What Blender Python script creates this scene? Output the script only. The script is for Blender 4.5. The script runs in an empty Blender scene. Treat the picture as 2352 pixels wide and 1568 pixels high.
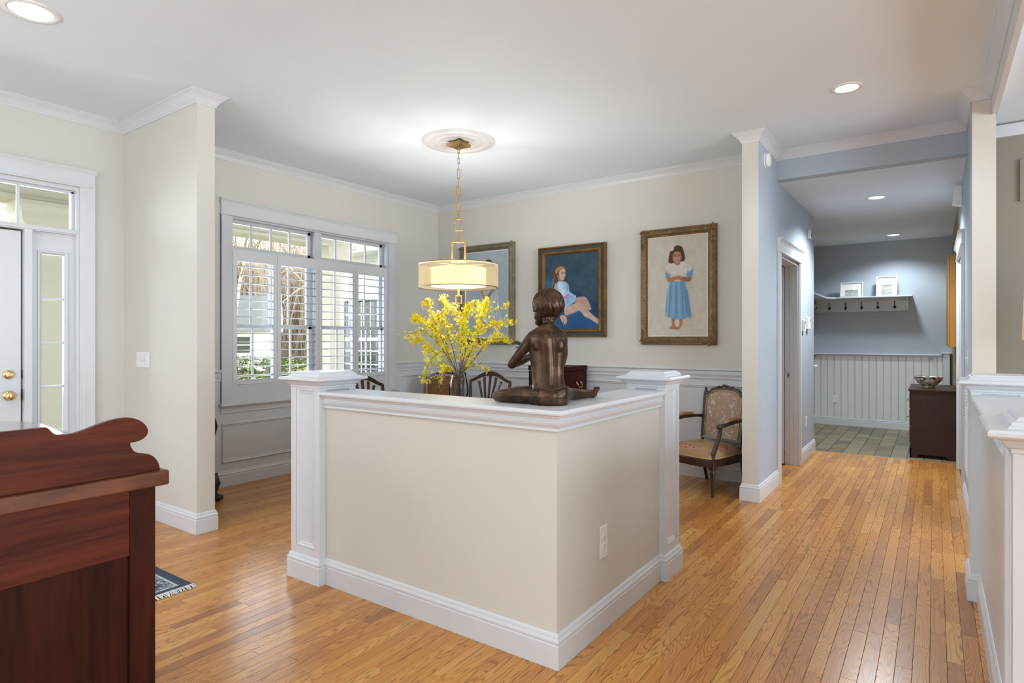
import bpy, bmesh, math, random
import numpy as np
from mathutils import Vector, Matrix

random.seed(7); rng = np.random.default_rng(7)
SC = bpy.context.scene
COL = SC.collection

# ------------------------------------------------------------------ camera
F, YAW, HY, CH = 1375.0, math.radians(35.2), 776.5, 1.32
FW = (-math.sin(YAW), math.cos(YAW)); RT = (math.cos(YAW), math.sin(YAW))
cd = bpy.data.cameras.new('camera'); cam = bpy.data.objects.new('camera', cd); COL.objects.link(cam)
cam.location = (0, 0, CH); cam.rotation_euler = (math.pi / 2, 0, YAW)
cd.sensor_width = 36.0; cd.lens = F / 2352 * 36.0; cd.shift_y = -(784 - HY) / 2352; cd.clip_start = 0.05; cd.clip_end = 300
SC.camera = cam

# ------------------------------------------------------------------ world / light / exposure
SKY_STRENGTH = 6.5
EXPOSURE = -0.33
w = bpy.data.worlds.new('world'); SC.world = w; w.use_nodes = True
nt = w.node_tree; bgn = nt.nodes['Background']
bgn.inputs[0].default_value = (0.86, 0.93, 1.0, 1); bgn.inputs[1].default_value = SKY_STRENGTH
SC.view_settings.view_transform = 'Standard'; SC.view_settings.look = 'None'
SC.view_settings.exposure = EXPOSURE; SC.view_settings.gamma = 1.0; SC.view_settings.use_curve_mapping = False
try:
    SC.cycles.max_bounces = 7; SC.cycles.diffuse_bounces = 3; SC.cycles.glossy_bounces = 3
    SC.cycles.transmission_bounces = 8; SC.cycles.transparent_max_bounces = 12
    SC.cycles.sample_clamp_indirect = 6.0; SC.cycles.caustics_reflective = False; SC.cycles.caustics_refractive = False
    SC.cycles.blur_glossy = 0.5; SC.cycles.adaptive_threshold = 0.03
except Exception: pass

def area_light(name, loc, rot, sx, sy, power, col=(1, 1, 1)):
    l = bpy.data.lights.new(name, 'AREA'); l.shape = 'RECTANGLE'; l.size = sx; l.size_y = sy; l.energy = power; l.color = col
    o = bpy.data.objects.new(name, l); COL.objects.link(o); o.location = loc; o.rotation_euler = rot
    return o
R90 = math.pi / 2
# added fill lights at invented rear and right windows; then daylight through the seen windows
area_light('added_fill_rear', (-2.4, -3.35, 1.45), (R90 + .6, 0, 0), 4.2, 2.1, 18, (0.75, 0.89, 1.0))
area_light('added_fill_right', (5.25, 1.6, 1.5), (R90 + .1, 0, R90), 4.5, 2.0, 360, (0.75, 0.89, 1.0))
area_light('daylight_dining_window', (-5.75, 3.88, 1.6), (R90, 0, -R90), 1.9, 1.7, 90, (0.75, 0.89, 1.0))
area_light('daylight_front_door', (-5.75, 1.25, 1.7), (R90, 0, -R90), 1.2, 1.6, 40, (0.75, 0.89, 1.0))

# ------------------------------------------------------------------ mesh builder
class MB:
    def __init__(s): s.v = []; s.f = []; s.sm = []
    def add(s, vs, fs, smooth=False):
        o = len(s.v); s.v.extend([tuple(p) for p in vs]); s.f.extend([tuple(i + o for i in f) for f in fs]); s.sm.extend([smooth] * len(fs)); return s
    def box(s, x0, x1, y0, y1, z0, z1):
        return s.add([(x0, y0, z0), (x1, y0, z0), (x1, y1, z0), (x0, y1, z0), (x0, y0, z1), (x1, y0, z1), (x1, y1, z1), (x0, y1, z1)],
                     [(0, 3, 2, 1), (4, 5, 6, 7), (0, 1, 5, 4), (1, 2, 6, 5), (2, 3, 7, 6), (3, 0, 4, 7)])
    def prism(s, poly, axis, a, b, smooth=False):
        # poly: 2D points; axis 'x' -> (a..b, p0, p1), 'y' -> (p0, a..b, p1), 'z' -> (p0,p1,a..b)
        n = len(poly)
        def q(p, t): return {'x': (t, p[0], p[1]), 'y': (p[0], t, p[1]), 'z': (p[0], p[1], t)}[axis]
        vs = [q(p, a) for p in poly] + [q(p, b) for p in poly]
        s.add(vs, [tuple(range(n))[::-1], tuple(range(n, 2 * n))])
        o = len(s.v) - 2 * n
        for i in range(n):
            j = (i + 1) % n; s.f.append((o + i, o + j, o + n + j, o + n + i)); s.sm.append(smooth)
        return s
    def lathe(s, prof, c=(0, 0, 0), n=32, smooth=True, axis='z', cap=True):
        vs = []; fs = []
        for r, z in prof:
            for k in range(n):
                a = 2 * math.pi * k / n; x, y = r * math.cos(a), r * math.sin(a)
                p = {'z': (x, y, z), 'x': (z, x, y), 'y': (x, z, y)}[axis]
                vs.append((c[0] + p[0], c[1] + p[1], c[2] + p[2]))
        m = len(prof)
        for i in range(m - 1):
            for k in range(n):
                fs.append((i * n + k, i * n + (k + 1) % n, (i + 1) * n + (k + 1) % n, (i + 1) * n + k))
        s.add(vs, fs, smooth)
        if cap:
            o = len(s.v) - len(vs)
            s.f.append(tuple(o + k for k in range(n))[::-1]); s.sm.append(False)
            s.f.append(tuple(o + (m - 1) * n + k for k in range(n))); s.sm.append(False)
        return s
    def tube(s, path, rad, n=8, smooth=True, flat=1.0, up=None):
        P = [Vector(p) for p in path]; m = len(P)
        R = rad if isinstance(rad, (list, tuple)) else [rad] * m
        vs = []; prev = None
        for i in range(m):
            t = (P[min(i + 1, m - 1)] - P[max(i - 1, 0)])
            if t.length < 1e-9: t = Vector((0, 0, 1))
            t.normalize()
            if up is not None:
                a = Vector(up) - t * t.dot(Vector(up)); a.normalize()
            elif prev is None:
                a = t.orthogonal().normalized()
            else:
                a = prev - t * t.dot(prev); a.normalize()
            prev = a; b = t.cross(a)
            for k in range(n):
                an = 2 * math.pi * (k + .5) / n
                vs.append(P[i] + a * (R[i] * math.cos(an)) + b * (R[i] * flat * math.sin(an)))
        fs = []
        for i in range(m - 1):
            for k in range(n):
                fs.append((i * n + k, i * n + (k + 1) % n, (i + 1) * n + (k + 1) % n, (i + 1) * n + k))
        s.add(vs, fs, smooth); o = len(s.v) - len(vs)
        s.f.append(tuple(o + k for k in range(n))[::-1]); s.sm.append(False)
        s.f.append(tuple(o + (m - 1) * n + k for k in range(n))); s.sm.append(False)
        return s
    def bar(s, path, wx, wy, up):
        # rectangular section: wx along 'up'-projected axis, wy across
        P = [Vector(p) for p in path]; m = len(P); vs = []
        WX = wx if isinstance(wx, (list, tuple)) else [wx] * m
        WY = wy if isinstance(wy, (list, tuple)) else [wy] * m
        for i in range(m):
            t = (P[min(i + 1, m - 1)] - P[max(i - 1, 0)]).normalized()
            a = Vector(up) - t * t.dot(Vector(up)); a.normalize(); b = t.cross(a)
            for sx, sy in ((-1, -1), (1, -1), (1, 1), (-1, 1)):
                vs.append(P[i] + a * (sx * WX[i] / 2) + b * (sy * WY[i] / 2))
        fs = [(0, 3, 2, 1)]
        for i in range(m - 1):
            for k in range(4): fs.append((i * 4 + k, i * 4 + (k + 1) % 4, i * 4 + 4 + (k + 1) % 4, i * 4 + 4 + k))
        e = (m - 1) * 4; fs.append((e, e + 1, e + 2, e + 3))
        return s.add(vs, fs)
    def ball(s, c, rx, ry=None, rz=None, n=12, m=8, mat=None):
        ry = ry or rx; rz = rz or rx; vs = []; fs = []
        for i in range(m + 1):
            ph = math.pi * i / m
            for k in range(n):
                a = 2 * math.pi * k / n
                p = Vector((rx * math.sin(ph) * math.cos(a), ry * math.sin(ph) * math.sin(a), rz * math.cos(ph)))
                if mat is not None: p = mat @ p
                vs.append(Vector(c) + p)
        for i in range(m):
            for k in range(n): fs.append((i * n + k, (i + 1) * n + k, (i + 1) * n + (k + 1) % n, i * n + (k + 1) % n))
        return s.add(vs, fs, True)
    def mesh(s, name):
        me = bpy.data.meshes.new(name); me.from_pydata(s.v, [], s.f); me.update()
        me.polygons.foreach_set('use_smooth', s.sm); return me
    def build(s, name, mat, parent=None, loc=None, bevel=0, seg=2, fix=True, autosmooth=False):
        me = s.mesh(name)
        if fix:
            bm = bmesh.new(); bm.from_mesh(me); bmesh.ops.remove_doubles(bm, verts=bm.verts, dist=1e-5)
            bmesh.ops.recalc_face_normals(bm, faces=bm.faces)
            bm.to_mesh(me); bm.free()
        o = bpy.data.objects.new(name, me); COL.objects.link(o)
        if mat: me.materials.append(mat)
        if loc: o.location = loc
        if parent is not None: o.parent = parent
        if bevel:
            b = o.modifiers.new('bevel', 'BEVEL'); b.width = bevel; b.segments = seg; b.limit_method = 'ANGLE'; b.angle_limit = math.radians(35)
            b.harden_normals = False
        return o

def mold_mb(prof, path, side=-1, closed=False, mb=None):
    """sweep a profile of (out, z) along a plan path; side -1 = projects to the right of travel"""
    mb = mb or MB(); n = len(path); m = len(prof); P = [Vector((p[0], p[1])) for p in path]
    def nor(a, b):
        d = (b - a).normalized(); return Vector((-d.y, d.x)) * side
    vs = []
    for i in range(n):
        if closed or 0 < i < n - 1:
            n1 = nor(P[i - 1], P[i]); n2 = nor(P[i], P[(i + 1) % n]); k = (n1 + n2)
            k = k / max(1e-6, (k.dot(n1)))
        elif i == 0: k = nor(P[0], P[1])
        else: k = nor(P[-2], P[-1])
        for d, z in prof: vs.append((P[i].x + k.x * d, P[i].y + k.y * d, z))
    fs = []; rngi = range(n) if closed else range(n - 1)
    for i in rngi:
        j = (i + 1) % n
        for q in range(m):
            r = (q + 1) % m
            fs.append((i * m + q, j * m + q, j * m + r, i * m + r))
    if not closed: fs += [tuple(range(m)), tuple((n - 1) * m + q for q in range(m))[::-1]]
    return mb.add(vs, fs)

def rect_mold(prof, x0, x1, z0, z1, plane, pos, out, mb=None):
    """picture-frame sweep round a rectangle; profile (inset from outer edge, projection). plane 'y': rect in x,z at y=pos, out=+-1; plane 'x': rect in y,z at x=pos"""
    mb = mb or MB(); m = len(prof); vs = []
    cs = [(x0, z0, 1, 1), (x1, z0, -1, 1), (x1, z1, -1, -1), (x0, z1, 1, -1)]
    for (a, b, sa, sb) in cs:
        for i, h in prof:
            p, q = a + sa * i, b + sb * i
            vs.append((p, pos + out * h, q) if plane == 'y' else (pos + out * h, p, q))
    fs = []
    for i in range(4):
        j = (i + 1) % 4
        for q in range(m):
            r = (q + 1) % m; fs.append((i * m + q, j * m + q, j * m + r, i * m + r))
    return mb.add(vs, fs)

def empty(name, loc=(0, 0, 0), rz=0.0):
    o = bpy.data.objects.new(name, None); COL.objects.link(o); o.location = loc; o.rotation_euler = (0, 0, rz); o.empty_display_size = .05; return o
def tag(o, label, cat, group=None):
    o['label'] = label; o['category'] = cat
    if group: o['group'] = group
    return o
def struct(o): o['kind'] = 'structure'; return o
def stuff(o): o['kind'] = 'stuff'; return o
def at(u, v, dep):
    r = (u - 1176) / F * dep
    return Vector((FW[0] * dep + RT[0] * r, FW[1] * dep + RT[1] * r, CH + (HY - v) / F * dep))
def atz(u, z, dep):
    p = at(u, 0, dep); p.z = z; return p
def copy_tree(o, parent=None):
    c = o.copy(); COL.objects.link(c); c.parent = parent
    for ch in list(o.children): copy_tree(ch, c)
    return c

# ------------------------------------------------------------------ materials
def srgb(r, g, b):
    f = lambda c: (c / 255 / 12.92) if c / 255 <= .04045 else ((c / 255 + .055) / 1.055) ** 2.4
    return (f(r), f(g), f(b))
class NT:
    def __init__(s, name):
        s.m = bpy.data.materials.new(name); s.m.use_nodes = True; s.t = s.m.node_tree; s.n = s.t.nodes; s.b = s.n['Principled BSDF']
    def node(s, kind, **kw):
        n = s.n.new(kind)
        for k, v in kw.items():
            if k.startswith('in_'):
                key = k[3:]; key = int(key) if key.isdigit() else key
                n.inputs[key].default_value = v
            else: setattr(n, k, v)
        return n
    def link(s, a, b): s.t.links.new(a, b)
    def ramp(s, fac, stops):
        r = s.node('ShaderNodeValToRGB'); e = r.color_ramp.elements
        while len(e) < len(stops): e.new(.5)
        for el, (p, c) in zip(e, stops): el.position = p; el.color = (c[0], c[1], c[2], 1)
        s.link(fac, r.inputs[0]); return r.outputs[0]
    def mix(s, fac, a, b, mode='MIX'):
        m = s.node('ShaderNodeMix', data_type='RGBA', blend_type=mode)
        for val, i in ((fac, 0), (a, 6), (b, 7)):
            if hasattr(val, 'is_linked') or hasattr(val, 'links'): s.link(val, m.inputs[i])
            elif i == 0: m.inputs[0].default_value = val
            else: m.inputs[i].default_value = (val[0], val[1], val[2], 1)
        return m.outputs[2]
    def math(s, op, a, b=None, c=None):
        m = s.node('ShaderNodeMath', operation=op)
        for i, val in enumerate((a, b, c)):
            if val is None: continue
            if hasattr(val, 'links'): s.link(val, m.inputs[i])
            else: m.inputs[i].default_value = val
        return m.outputs[0]
    def coords(s, kind='Object', scale=(1, 1, 1)):
        tc = s.node('ShaderNodeTexCoord'); mp = s.node('ShaderNodeMapping'); mp.inputs['Scale'].default_value = scale
        s.link(tc.outputs[kind], mp.inputs[0]); return mp.outputs[0]
    def noise(s, vec, scale, detail=4, rough=.55, dist=0.0):
        n = s.node('ShaderNodeTexNoise'); n.inputs['Scale'].default_value = scale; n.inputs['Detail'].default_value = detail
        n.inputs['Roughness'].default_value = rough; n.inputs['Distortion'].default_value = dist
        if vec is not None: s.link(vec, n.inputs['Vector'])
        return n.outputs[0]
    def bump(s, h, strength=.2, dist=.01):
        b = s.node('ShaderNodeBump'); b.inputs['Strength'].default_value = strength; b.inputs['Distance'].default_value = dist
        s.link(h, b.inputs['Height']); s.link(b.outputs[0], s.b.inputs['Normal'])
    def set(s, col=None, rough=.5, metal=0, spec=.5, **kw):
        if col is not None:
            if hasattr(col, 'links'): s.link(col, s.b.inputs['Base Color'])
            else: s.b.inputs['Base Color'].default_value = (col[0], col[1], col[2], 1)
        if hasattr(rough, 'links'): s.link(rough, s.b.inputs['Roughness'])
        else: s.b.inputs['Roughness'].default_value = rough
        s.b.inputs['Metallic'].default_value = metal; s.b.inputs['Specular IOR Level'].default_value = spec
        for k, v in kw.items(): s.b.inputs[k.replace('_', ' ')].default_value = v
        return s.m

def paint(name, col, rough=.5, spec=.4, var=.02, bumpy=.04):
    t = NT(name); v = t.coords('Object'); n = t.noise(v, 1.3, 3)
    c2 = tuple(c * (1 - var) for c in col); c1 = tuple(min(1, c * (1 + var)) for c in col)
    m = t.set(t.ramp(n, [(.35, c2), (.65, c1)]), rough, 0, spec)
    if bumpy: t.bump(t.noise(v, 260, 2), bumpy, .002)
    return m
def plain(name, col, rough=.5, metal=0, spec=.5, **kw):
    t = NT(name); v = t.coords('Object'); n = t.noise(v, 9, 3)
    return t.set(t.ramp(n, [(.3, tuple(c * .94 for c in col)), (.7, tuple(min(1, c * 1.05) for c in col))]), rough, metal, spec, **kw)
def wood(name, dark, light, axis='z', scale=14, rough=.3, stretch=.06, spec=.5, coat=0.0):
    t = NT(name); sc = {'x': (stretch, 1, 1), 'y': (1, stretch, 1), 'z': (1, 1, stretch)}[axis]
    v = t.coords('Object', sc); n1 = t.noise(v, scale, 6, .65, .6); n2 = t.noise(v, scale * 5, 4, .6)
    f = t.math('ADD', t.math('MULTIPLY', n1, .7), t.math('MULTIPLY', n2, .3))
    c = t.ramp(f, [(.30, dark), (.52, tuple((a + b) / 2 for a, b in zip(dark, light))), (.72, light)])
    m = t.set(c, rough, 0, spec)
    if coat: t.b.inputs['Coat Weight'].default_value = coat; t.b.inputs['Coat Roughness'].default_value = .12
    return m

M = {}
M['cream'] = paint('cream_wall_paint', (0.66, 0.628, 0.565), .55, .3)
M['white'] = paint('white_trim_paint', (0.68, 0.685, 0.70), .32, .5, .01, .02)
M['shutter'] = paint('shutter_white', (0.80, 0.805, 0.82), .35, .5, .01, 0)
M['ceil'] = paint('ceiling_white', (0.80, 0.868, 0.938), .7, .2, .012, .03)
M['blue'] = paint('blue_grey_paint', (0.46, 0.505, 0.565), .5, .35)
M['taupe'] = paint('taupe_paint', (0.30, 0.265, 0.215), .55, .3)
M['ochre'] = paint('ochre_wall', (0.36, 0.23, 0.06), .55, .3)  # ochre tone, used only on the mudroom right wall
M['bead'] = paint('beadboard_paint', (0.76, 0.75, 0.72), .4, .4, .01, 0)
M['dark'] = plain('dark_void', (0.02, 0.018, 0.016), .8)
M['plate'] = plain('switch_plate_white', (0.84, 0.83, 0.80), .35)
M['slot'] = plain('outlet_slot', (0.08, 0.08, 0.08), .6)
M['brass'] = plain('polished_brass', (0.78, 0.58, 0.26), .18, 1.0)
M['nickel'] = plain('brushed_nickel', (0.45, 0.43, 0.40), .35, 1.0)
M['iron'] = plain('dark_iron', (0.05, 0.045, 0.04), .45, .6)
M['porch'] = paint('porch_cream', (0.66, 0.63, 0.53), .6, .2)
M['siding'] = paint('white_siding', (0.82, 0.82, 0.80), .6, .2)
M['mahog'] = wood('mahogany', (0.022, 0.0045, 0.0025), (0.15, 0.030, 0.013), 'y', 16, .45, .07, .10, .0)
M['mahog_v'] = wood('mahogany_upright', (0.008, 0.0018, 0.001), (0.06, 0.011, 0.005), 'z', 14, .45, .08, .08, .0)
M['mahog_s'] = wood('mahogany_slab', (0.05, 0.013, 0.005), (0.23, 0.070, 0.026), 'y', 6, .36, .3, .2, .05)
M['mahog_gloss'] = wood('mahogany_polished', (0.022, 0.005, 0.003), (0.13, 0.031, 0.016), 'y', 9, .08, .12, .6, .6)
M['cherry'] = wood('dark_cherry', (0.012, 0.003, 0.0015), (0.05, 0.012, 0.005), 'z', 9, .42, .15, .3, .05)
M['chairwood'] = wood('dark_chair_wood', (0.012, 0.006, 0.004), (0.07, 0.028, 0.014), 'z', 20, .3, .2, .5, .2)
M['oakcab'] = wood('golden_oak', (0.24, 0.10, 0.015), (0.42, 0.20, 0.035), 'z', 12, .4, .08)
M['blackwood'] = wood('black_brown_wood', (.006,.004,.003), (.03,.018,.012), 'z', 20, .3, .2)
M['bulb'] = None

def emis(name, col, s):
    t = NT(name); t.set((.8, .8, .8), .5); t.b.inputs['Emission Color'].default_value = (*col, 1); t.b.inputs['Emission Strength'].default_value = s; return t.m
M['can'] = emis('downlight_lens', (1, .985, .95), 6.0)
M['bulb'] = emis('pendant_diffuser_glow', (1, .90, .72), 1.5)

def glass_mat(name, tint=(1, 1, 1), rough=0.0, ior=1.45):
    # thin window glass: clear transmission with a fresnel reflection
    t = NT(name); n = t.n; tr = n.new('ShaderNodeBsdfTransparent'); tr.inputs[0].default_value = (*tint, 1)
    gl = n.new('ShaderNodeBsdfGlossy'); gl.inputs['Roughness'].default_value = rough + .01
    fr = n.new('ShaderNodeFresnel'); fr.inputs[0].default_value = ior
    mx = n.new('ShaderNodeMixShader'); t.link(fr.outputs[0], mx.inputs[0]); t.link(tr.outputs[0], mx.inputs[1]); t.link(gl.outputs[0], mx.inputs[2])
    t.link(mx.outputs[0], n['Material Output'].inputs[0]); return t.m
M['glass'] = glass_mat('window_glass')

# oak strip floor: each plank carries a random attribute 'pl'
def oak():
    t = NT('oak_strip_floor'); at_ = t.node('ShaderNodeAttribute', attribute_name='pl'); sep = t.node('ShaderNodeSeparateColor')
    t.link(at_.outputs['Color'], sep.inputs[0])
    geo = t.node('ShaderNodeNewGeometry'); off = t.node('ShaderNodeCombineXYZ')
    t.link(t.math('MULTIPLY', sep.outputs[1], 37.0), off.inputs[0]); t.link(t.math('MULTIPLY', sep.outputs[2], 91.0), off.inputs[1])
    add = t.node('ShaderNodeVectorMath', operation='ADD'); t.link(geo.outputs['Position'], add.inputs[0]); t.link(off.outputs[0], add.inputs[1])
    mp = t.node('ShaderNodeMapping'); mp.inputs['Scale'].default_value = (1, .16, 1); t.link(add.outputs[0], mp.inputs[0])
    mp.inputs['Scale'].default_value = (1, .085, 1)
    big = t.noise(mp.outputs[0], 13, 1.5, .45, .12)
    # growth rings: contour lines of a stretched noise field, thin dark latewood lines
    ring = t.math('FRACT', t.math('MULTIPLY', big, 24.0)); ring = t.math('ABSOLUTE', t.math('SUBTRACT', ring, .5))
    ring = t.math('SMOOTH_MIN', t.math('MULTIPLY', ring, 4.5), 1.0, .25)
    mp2 = t.node('ShaderNodeMapping'); mp2.inputs['Scale'].default_value = (1, .035, 1); t.link(add.outputs[0], mp2.inputs[0])
    fine = t.noise(mp2.outputs[0], 330, 3, .7)
    tone = t.ramp(sep.outputs[0], [(0, (0.36, 0.128, 0.023)), (.22, (0.52, 0.200, 0.037)), (.6, (0.62, 0.257, 0.049)), (.85, (0.69, 0.308, 0.064)), (1, (0.69, 0.338, 0.077))])
    c = t.mix(t.math('SUBTRACT', 1.0, ring), tone, t.mix(.62, tone, (0.15, 0.048, 0.011)))
    c = t.mix(t.math('MULTIPLY', t.math('LESS_THAN', fine, .42), .22), c, (0.26, 0.10, 0.035))
    patch = t.noise(geo.outputs['Position'], 1.1, 2); c = t.mix(t.math('MULTIPLY', patch, .12), c, (.42, .2, .08))
    t.set(c, .27, 0, .42); t.b.inputs['Coat Weight'].default_value = .15; t.b.inputs['Coat Roughness'].default_value = .16
    t.bump(fine, .03, .001)
    return t.m
M['oak'] = oak()
def slate():
    t = NT('slate_tile'); at_ = t.node('ShaderNodeAttribute', attribute_name='pl'); sep = t.node('ShaderNodeSeparateColor'); t.link(at_.outputs['Color'], sep.inputs[0])
    geo = t.node('ShaderNodeNewGeometry'); off = t.node('ShaderNodeCombineXYZ'); t.link(t.math('MULTIPLY', sep.outputs[1], 40.0), off.inputs[1])
    add = t.node('ShaderNodeVectorMath', operation='ADD'); t.link(geo.outputs['Position'], add.inputs[0]); t.link(off.outputs[0], add.inputs[1])
    mp = t.node('ShaderNodeMapping'); mp.inputs['Scale'].default_value = (.25, 1, 1); t.link(add.outputs[0], mp.inputs[0])
    n = t.noise(mp.outputs[0], 13, 6, .7)
    f = t.math('ADD', t.math('MULTIPLY', n, .75), t.math('MULTIPLY', sep.outputs[0], .25))
    c = t.ramp(f, [(.28, (.075, .068, .045)), (.42, (.165, .135, .08)), (.54, (.275, .21, .115)), (.66, (.26, .215, .135)), (.8, (.36, .25, .15))])
    t.set(c, .38, 0, .45); t.bump(n, .25, .004); return t.m
M['slate'] = slate()
M['grout'] = plain('dark_grout', (.13, .12, .095), .8)
M['subfloor'] = plain('dark_subfloor', (.10, .045, .018), .8)  # plain dark brown base, shows as thin lines between planks
def bronze():
    t = NT('brown_bronze'); v = t.coords('Object'); n = t.noise(v, 18, 5, .6); n2 = t.noise(v, 90, 3)
    c = t.ramp(n, [(.3, (0.028, 0.018, 0.013)), (.52, (0.068, 0.040, 0.025)), (.72, (0.15, 0.078, 0.042))])
    t.set(c, t.math('ADD', t.math('MULTIPLY', n2, .16), .30), .82, .5); t.bump(t.noise(v, 60, 3), .12, .003); return t.m
M['bronze'] = bronze()
def gilt(name, dark, light, sc=70, rough=.45, metal=.35, bs=.5):
    t = NT(name); v = t.coords('Object'); n = t.noise(v, sc, 4, .7); n2 = t.noise(v, 6, 2)
    f = t.math('ADD', t.math('MULTIPLY', n, .75), t.math('MULTIPLY', n2, .25))
    t.set(t.ramp(f, [(.32, dark), (.66, light)]), rough, metal, .5); t.bump(n, bs, .006); return t.m
M['gilt_brown'] = gilt('antique_gilt_wood', (.055, .032, .014), (.34, .21, .095))
M['gilt_grey'] = gilt('grey_gilt_wood', (.075, .066, .042), (.31, .27, .18))
M['gilt_gold'] = gilt('carved_gold', (.035, .018, .006), (.42, .23, .06), 120, .35, .6, .9)
M['frame_navy'] = plain('frame_slate_blue', (.035, .048, .058), .4)
M['liner'] = plain('frame_liner', (.72, .66, .54), .6)
M['bronzegold'] = gilt('aged_gold_metal', (.17, .095, .03), (.62, .41, .17), 160, .32, .85, .5)
M['vcol'] = None
def vcol():
    t = NT('painted_canvas'); a = t.node('ShaderNodeAttribute', attribute_name='img'); v = t.coords('Object')
    c = t.mix(t.math('MULTIPLY', t.noise(v, 40, 4), .10), a.outputs['Color'], (.35, .35, .34), 'SOFT_LIGHT')
    t.set(c, .5, 0, .3); t.bump(t.noise(v, 300, 2), .08, .001); return t.m
M['vcol'] = vcol()
def fabric(name, base, flower, leaf, cx, cz, ring=.17):
    # embroidered upholstery: flowers gathered in a wreath and a centre spray (object space)
    t = NT(name); tc = t.node('ShaderNodeTexCoord'); v = tc.outputs['Object']
    vor = t.node('ShaderNodeTexVoronoi'); vor.inputs['Scale'].default_value = 34; t.link(v, vor.inputs[0])
    spots = t.math('LESS_THAN', vor.outputs['Distance'], .44)
    sub = t.node('ShaderNodeVectorMath', operation='SUBTRACT'); sub.inputs[1].default_value = (cx[0], cx[1], cx[2]); t.link(v, sub.inputs[0])
    scl = t.node('ShaderNodeVectorMath', operation='MULTIPLY'); scl.inputs[1].default_value = cz; t.link(sub.outputs[0], scl.inputs[0])
    ln = t.node('ShaderNodeVectorMath', operation='LENGTH'); t.link(scl.outputs[0], ln.inputs[0]); d = ln.outputs['Value']
    wob = t.math('ADD', d, t.math('MULTIPLY', t.math('SUBTRACT', t.noise(v, 9, 2), .5), .10))
    ringm = t.math('LESS_THAN', t.math('ABSOLUTE', t.math('SUBTRACT', wob, ring)), .036)
    cen = t.math('LESS_THAN', wob, .062)
    mask = t.math('MULTIPLY', t.math('MAXIMUM', ringm, cen), spots)
    hue = t.mix(t.math('GREATER_THAN', t.noise(v, 30, 1), .52), flower, leaf)
    weave = t.noise(v, 500, 2); b2 = t.mix(t.math('MULTIPLY', weave, .35), base, tuple(c * .6 for c in base))
    t.set(t.mix(t.math('MULTIPLY', mask, .85), b2, hue), .85, 0, .2); t.bump(weave, .2, .001)
    return t.m

# =================================================================== SHELL
CEIL, LOW = 2.985, 2.735
XL, XLo = -5.165, -5.30              # window / front-door wall
def wall_x(name, x0, x1, y0, y1, z0, z1, mat, holes=()):
    """wall running along Y with rectangular openings (ya,yb,za,zb)"""
    mb = MB(); ys = sorted({y0, y1, *[h[0] for h in holes], *[h[1] for h in holes]})
    for a, b in zip(ys[:-1], ys[1:]):
        hs = [h for h in holes if h[0] <= a + 1e-6 and h[1] >= b - 1e-6]
        if not hs: mb.box(x0, x1, a, b, z0, z1)
        else:
            h = hs[0]
            if h[2] > z0 + 1e-4: mb.box(x0, x1, a, b, z0, h[2])
            if h[3] < z1 - 1e-4: mb.box(x0, x1, a, b, h[3], z1)
    return struct(mb.build(name, mat, fix=False))
def wall_y(name, x0, x1, y0, y1, z0, z1, mat, holes=()):
    mb = MB(); xs = sorted({x0, x1, *[h[0] for h in holes], *[h[1] for h in holes]})
    for a, b in zip(xs[:-1], xs[1:]):
        hs = [h for h in holes if h[0] <= a + 1e-6 and h[1] >= b - 1e-6]
        if not hs: mb.box(a, b, y0, y1, z0, z1)
        else:
            h = hs[0]
            if h[2] > z0 + 1e-4: mb.box(a, b, y0, y1, z0, h[2])
            if h[3] < z1 - 1e-4: mb.box(a, b, y0, y1, h[3], z1)
    return struct(mb.build(name, mat, fix=False))

WIN = (2.937, 4.83, .735, 2.425); DOOR = (0.05, 1.772, 0.0, 2.43)
wall_left = wall_x('wall_left', XLo, XL, -3.1, 5.80, -.02, 3.1, M['cream'], [DOOR, WIN])
wall_wing = struct(MB().box(XL, -4.06, 2.073, 2.195, 0, CEIL).build('wall_wing', M['cream']))
wall_back = struct(MB().box(XL, -1.2815, 5.685, 5.80, 0, CEIL).build('wall_back', M['cream']))
HD = (5.885, 6.80, 0, 2.085)
wall_hall_left = wall_x('wall_hall_left', -1.281, -1.157, 5.082, 7.80, 0, CEIL, M['blue'], [HD])
wall_hall_end = struct(MB().box(-1.2805, -1.1575, 5.078, 5.0822, 0, CEIL).build('wall_hall_end', M['cream']))
struct(MB().box(-1.2835, -1.281, 5.078, 5.685, 0, CEIL).build('wall_hall_dining_side', M['cream']))
struct(MB().box(-1.157, .207, 5.75, 5.87, LOW, CEIL).build('wall_hall_header', M['blue']))
HR = (6.30, 7.53, 0, 2.085)
wall_hall_right = wall_x('wall_hall_right', .207, .333, 5.074, 7.84, 0, CEIL, M['blue'], [HR])
struct(MB().box(.2075, .3335, 5.070, 5.0742, 0, CEIL).build('wall_hall_right_end', M['cream']))
struct(MB().box(.207, .333, 7.84, 10.42, 0, LOW).build('wall_mudroom_right', M['ochre']))
struct(MB().box(-1.66, .333, 10.30, 10.42, 0, LOW).build('wall_mudroom_back', M['blue']))
struct(MB().box(-1.66, -1.52, 7.80, 10.30, 0, LOW).build('wall_mudroom_left', M['blue']))
struct(MB().box(-2.62, -1.281, 7.68, 7.80, 0, CEIL).build('wall_closet_back', M['white']))
struct(MB().box(-2.62, -2.5, 5.80, 7.68, 0, CEIL).build('wall_closet_left', M['white']))
struct(MB().box(1.5, 1.6, 5.82, 7.9, 0, CEIL).build('wall_side_room', M['white']))
struct(MB().box(.333, 1.6, 7.84, 7.95, 0, CEIL).build('wall_side_room_back', M['white']))
wall_right_back = struct(MB().box(.333, 5.1, 5.70, 5.82, 0, 3.1).build('wall_right_back', M['taupe']))
wall_right = wall_x('wall_right', 5.0, 5.12, -3.1, 5.70, -.02, 3.1, M['cream'], [(-.7, 3.9, .45, 2.55)])
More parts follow.
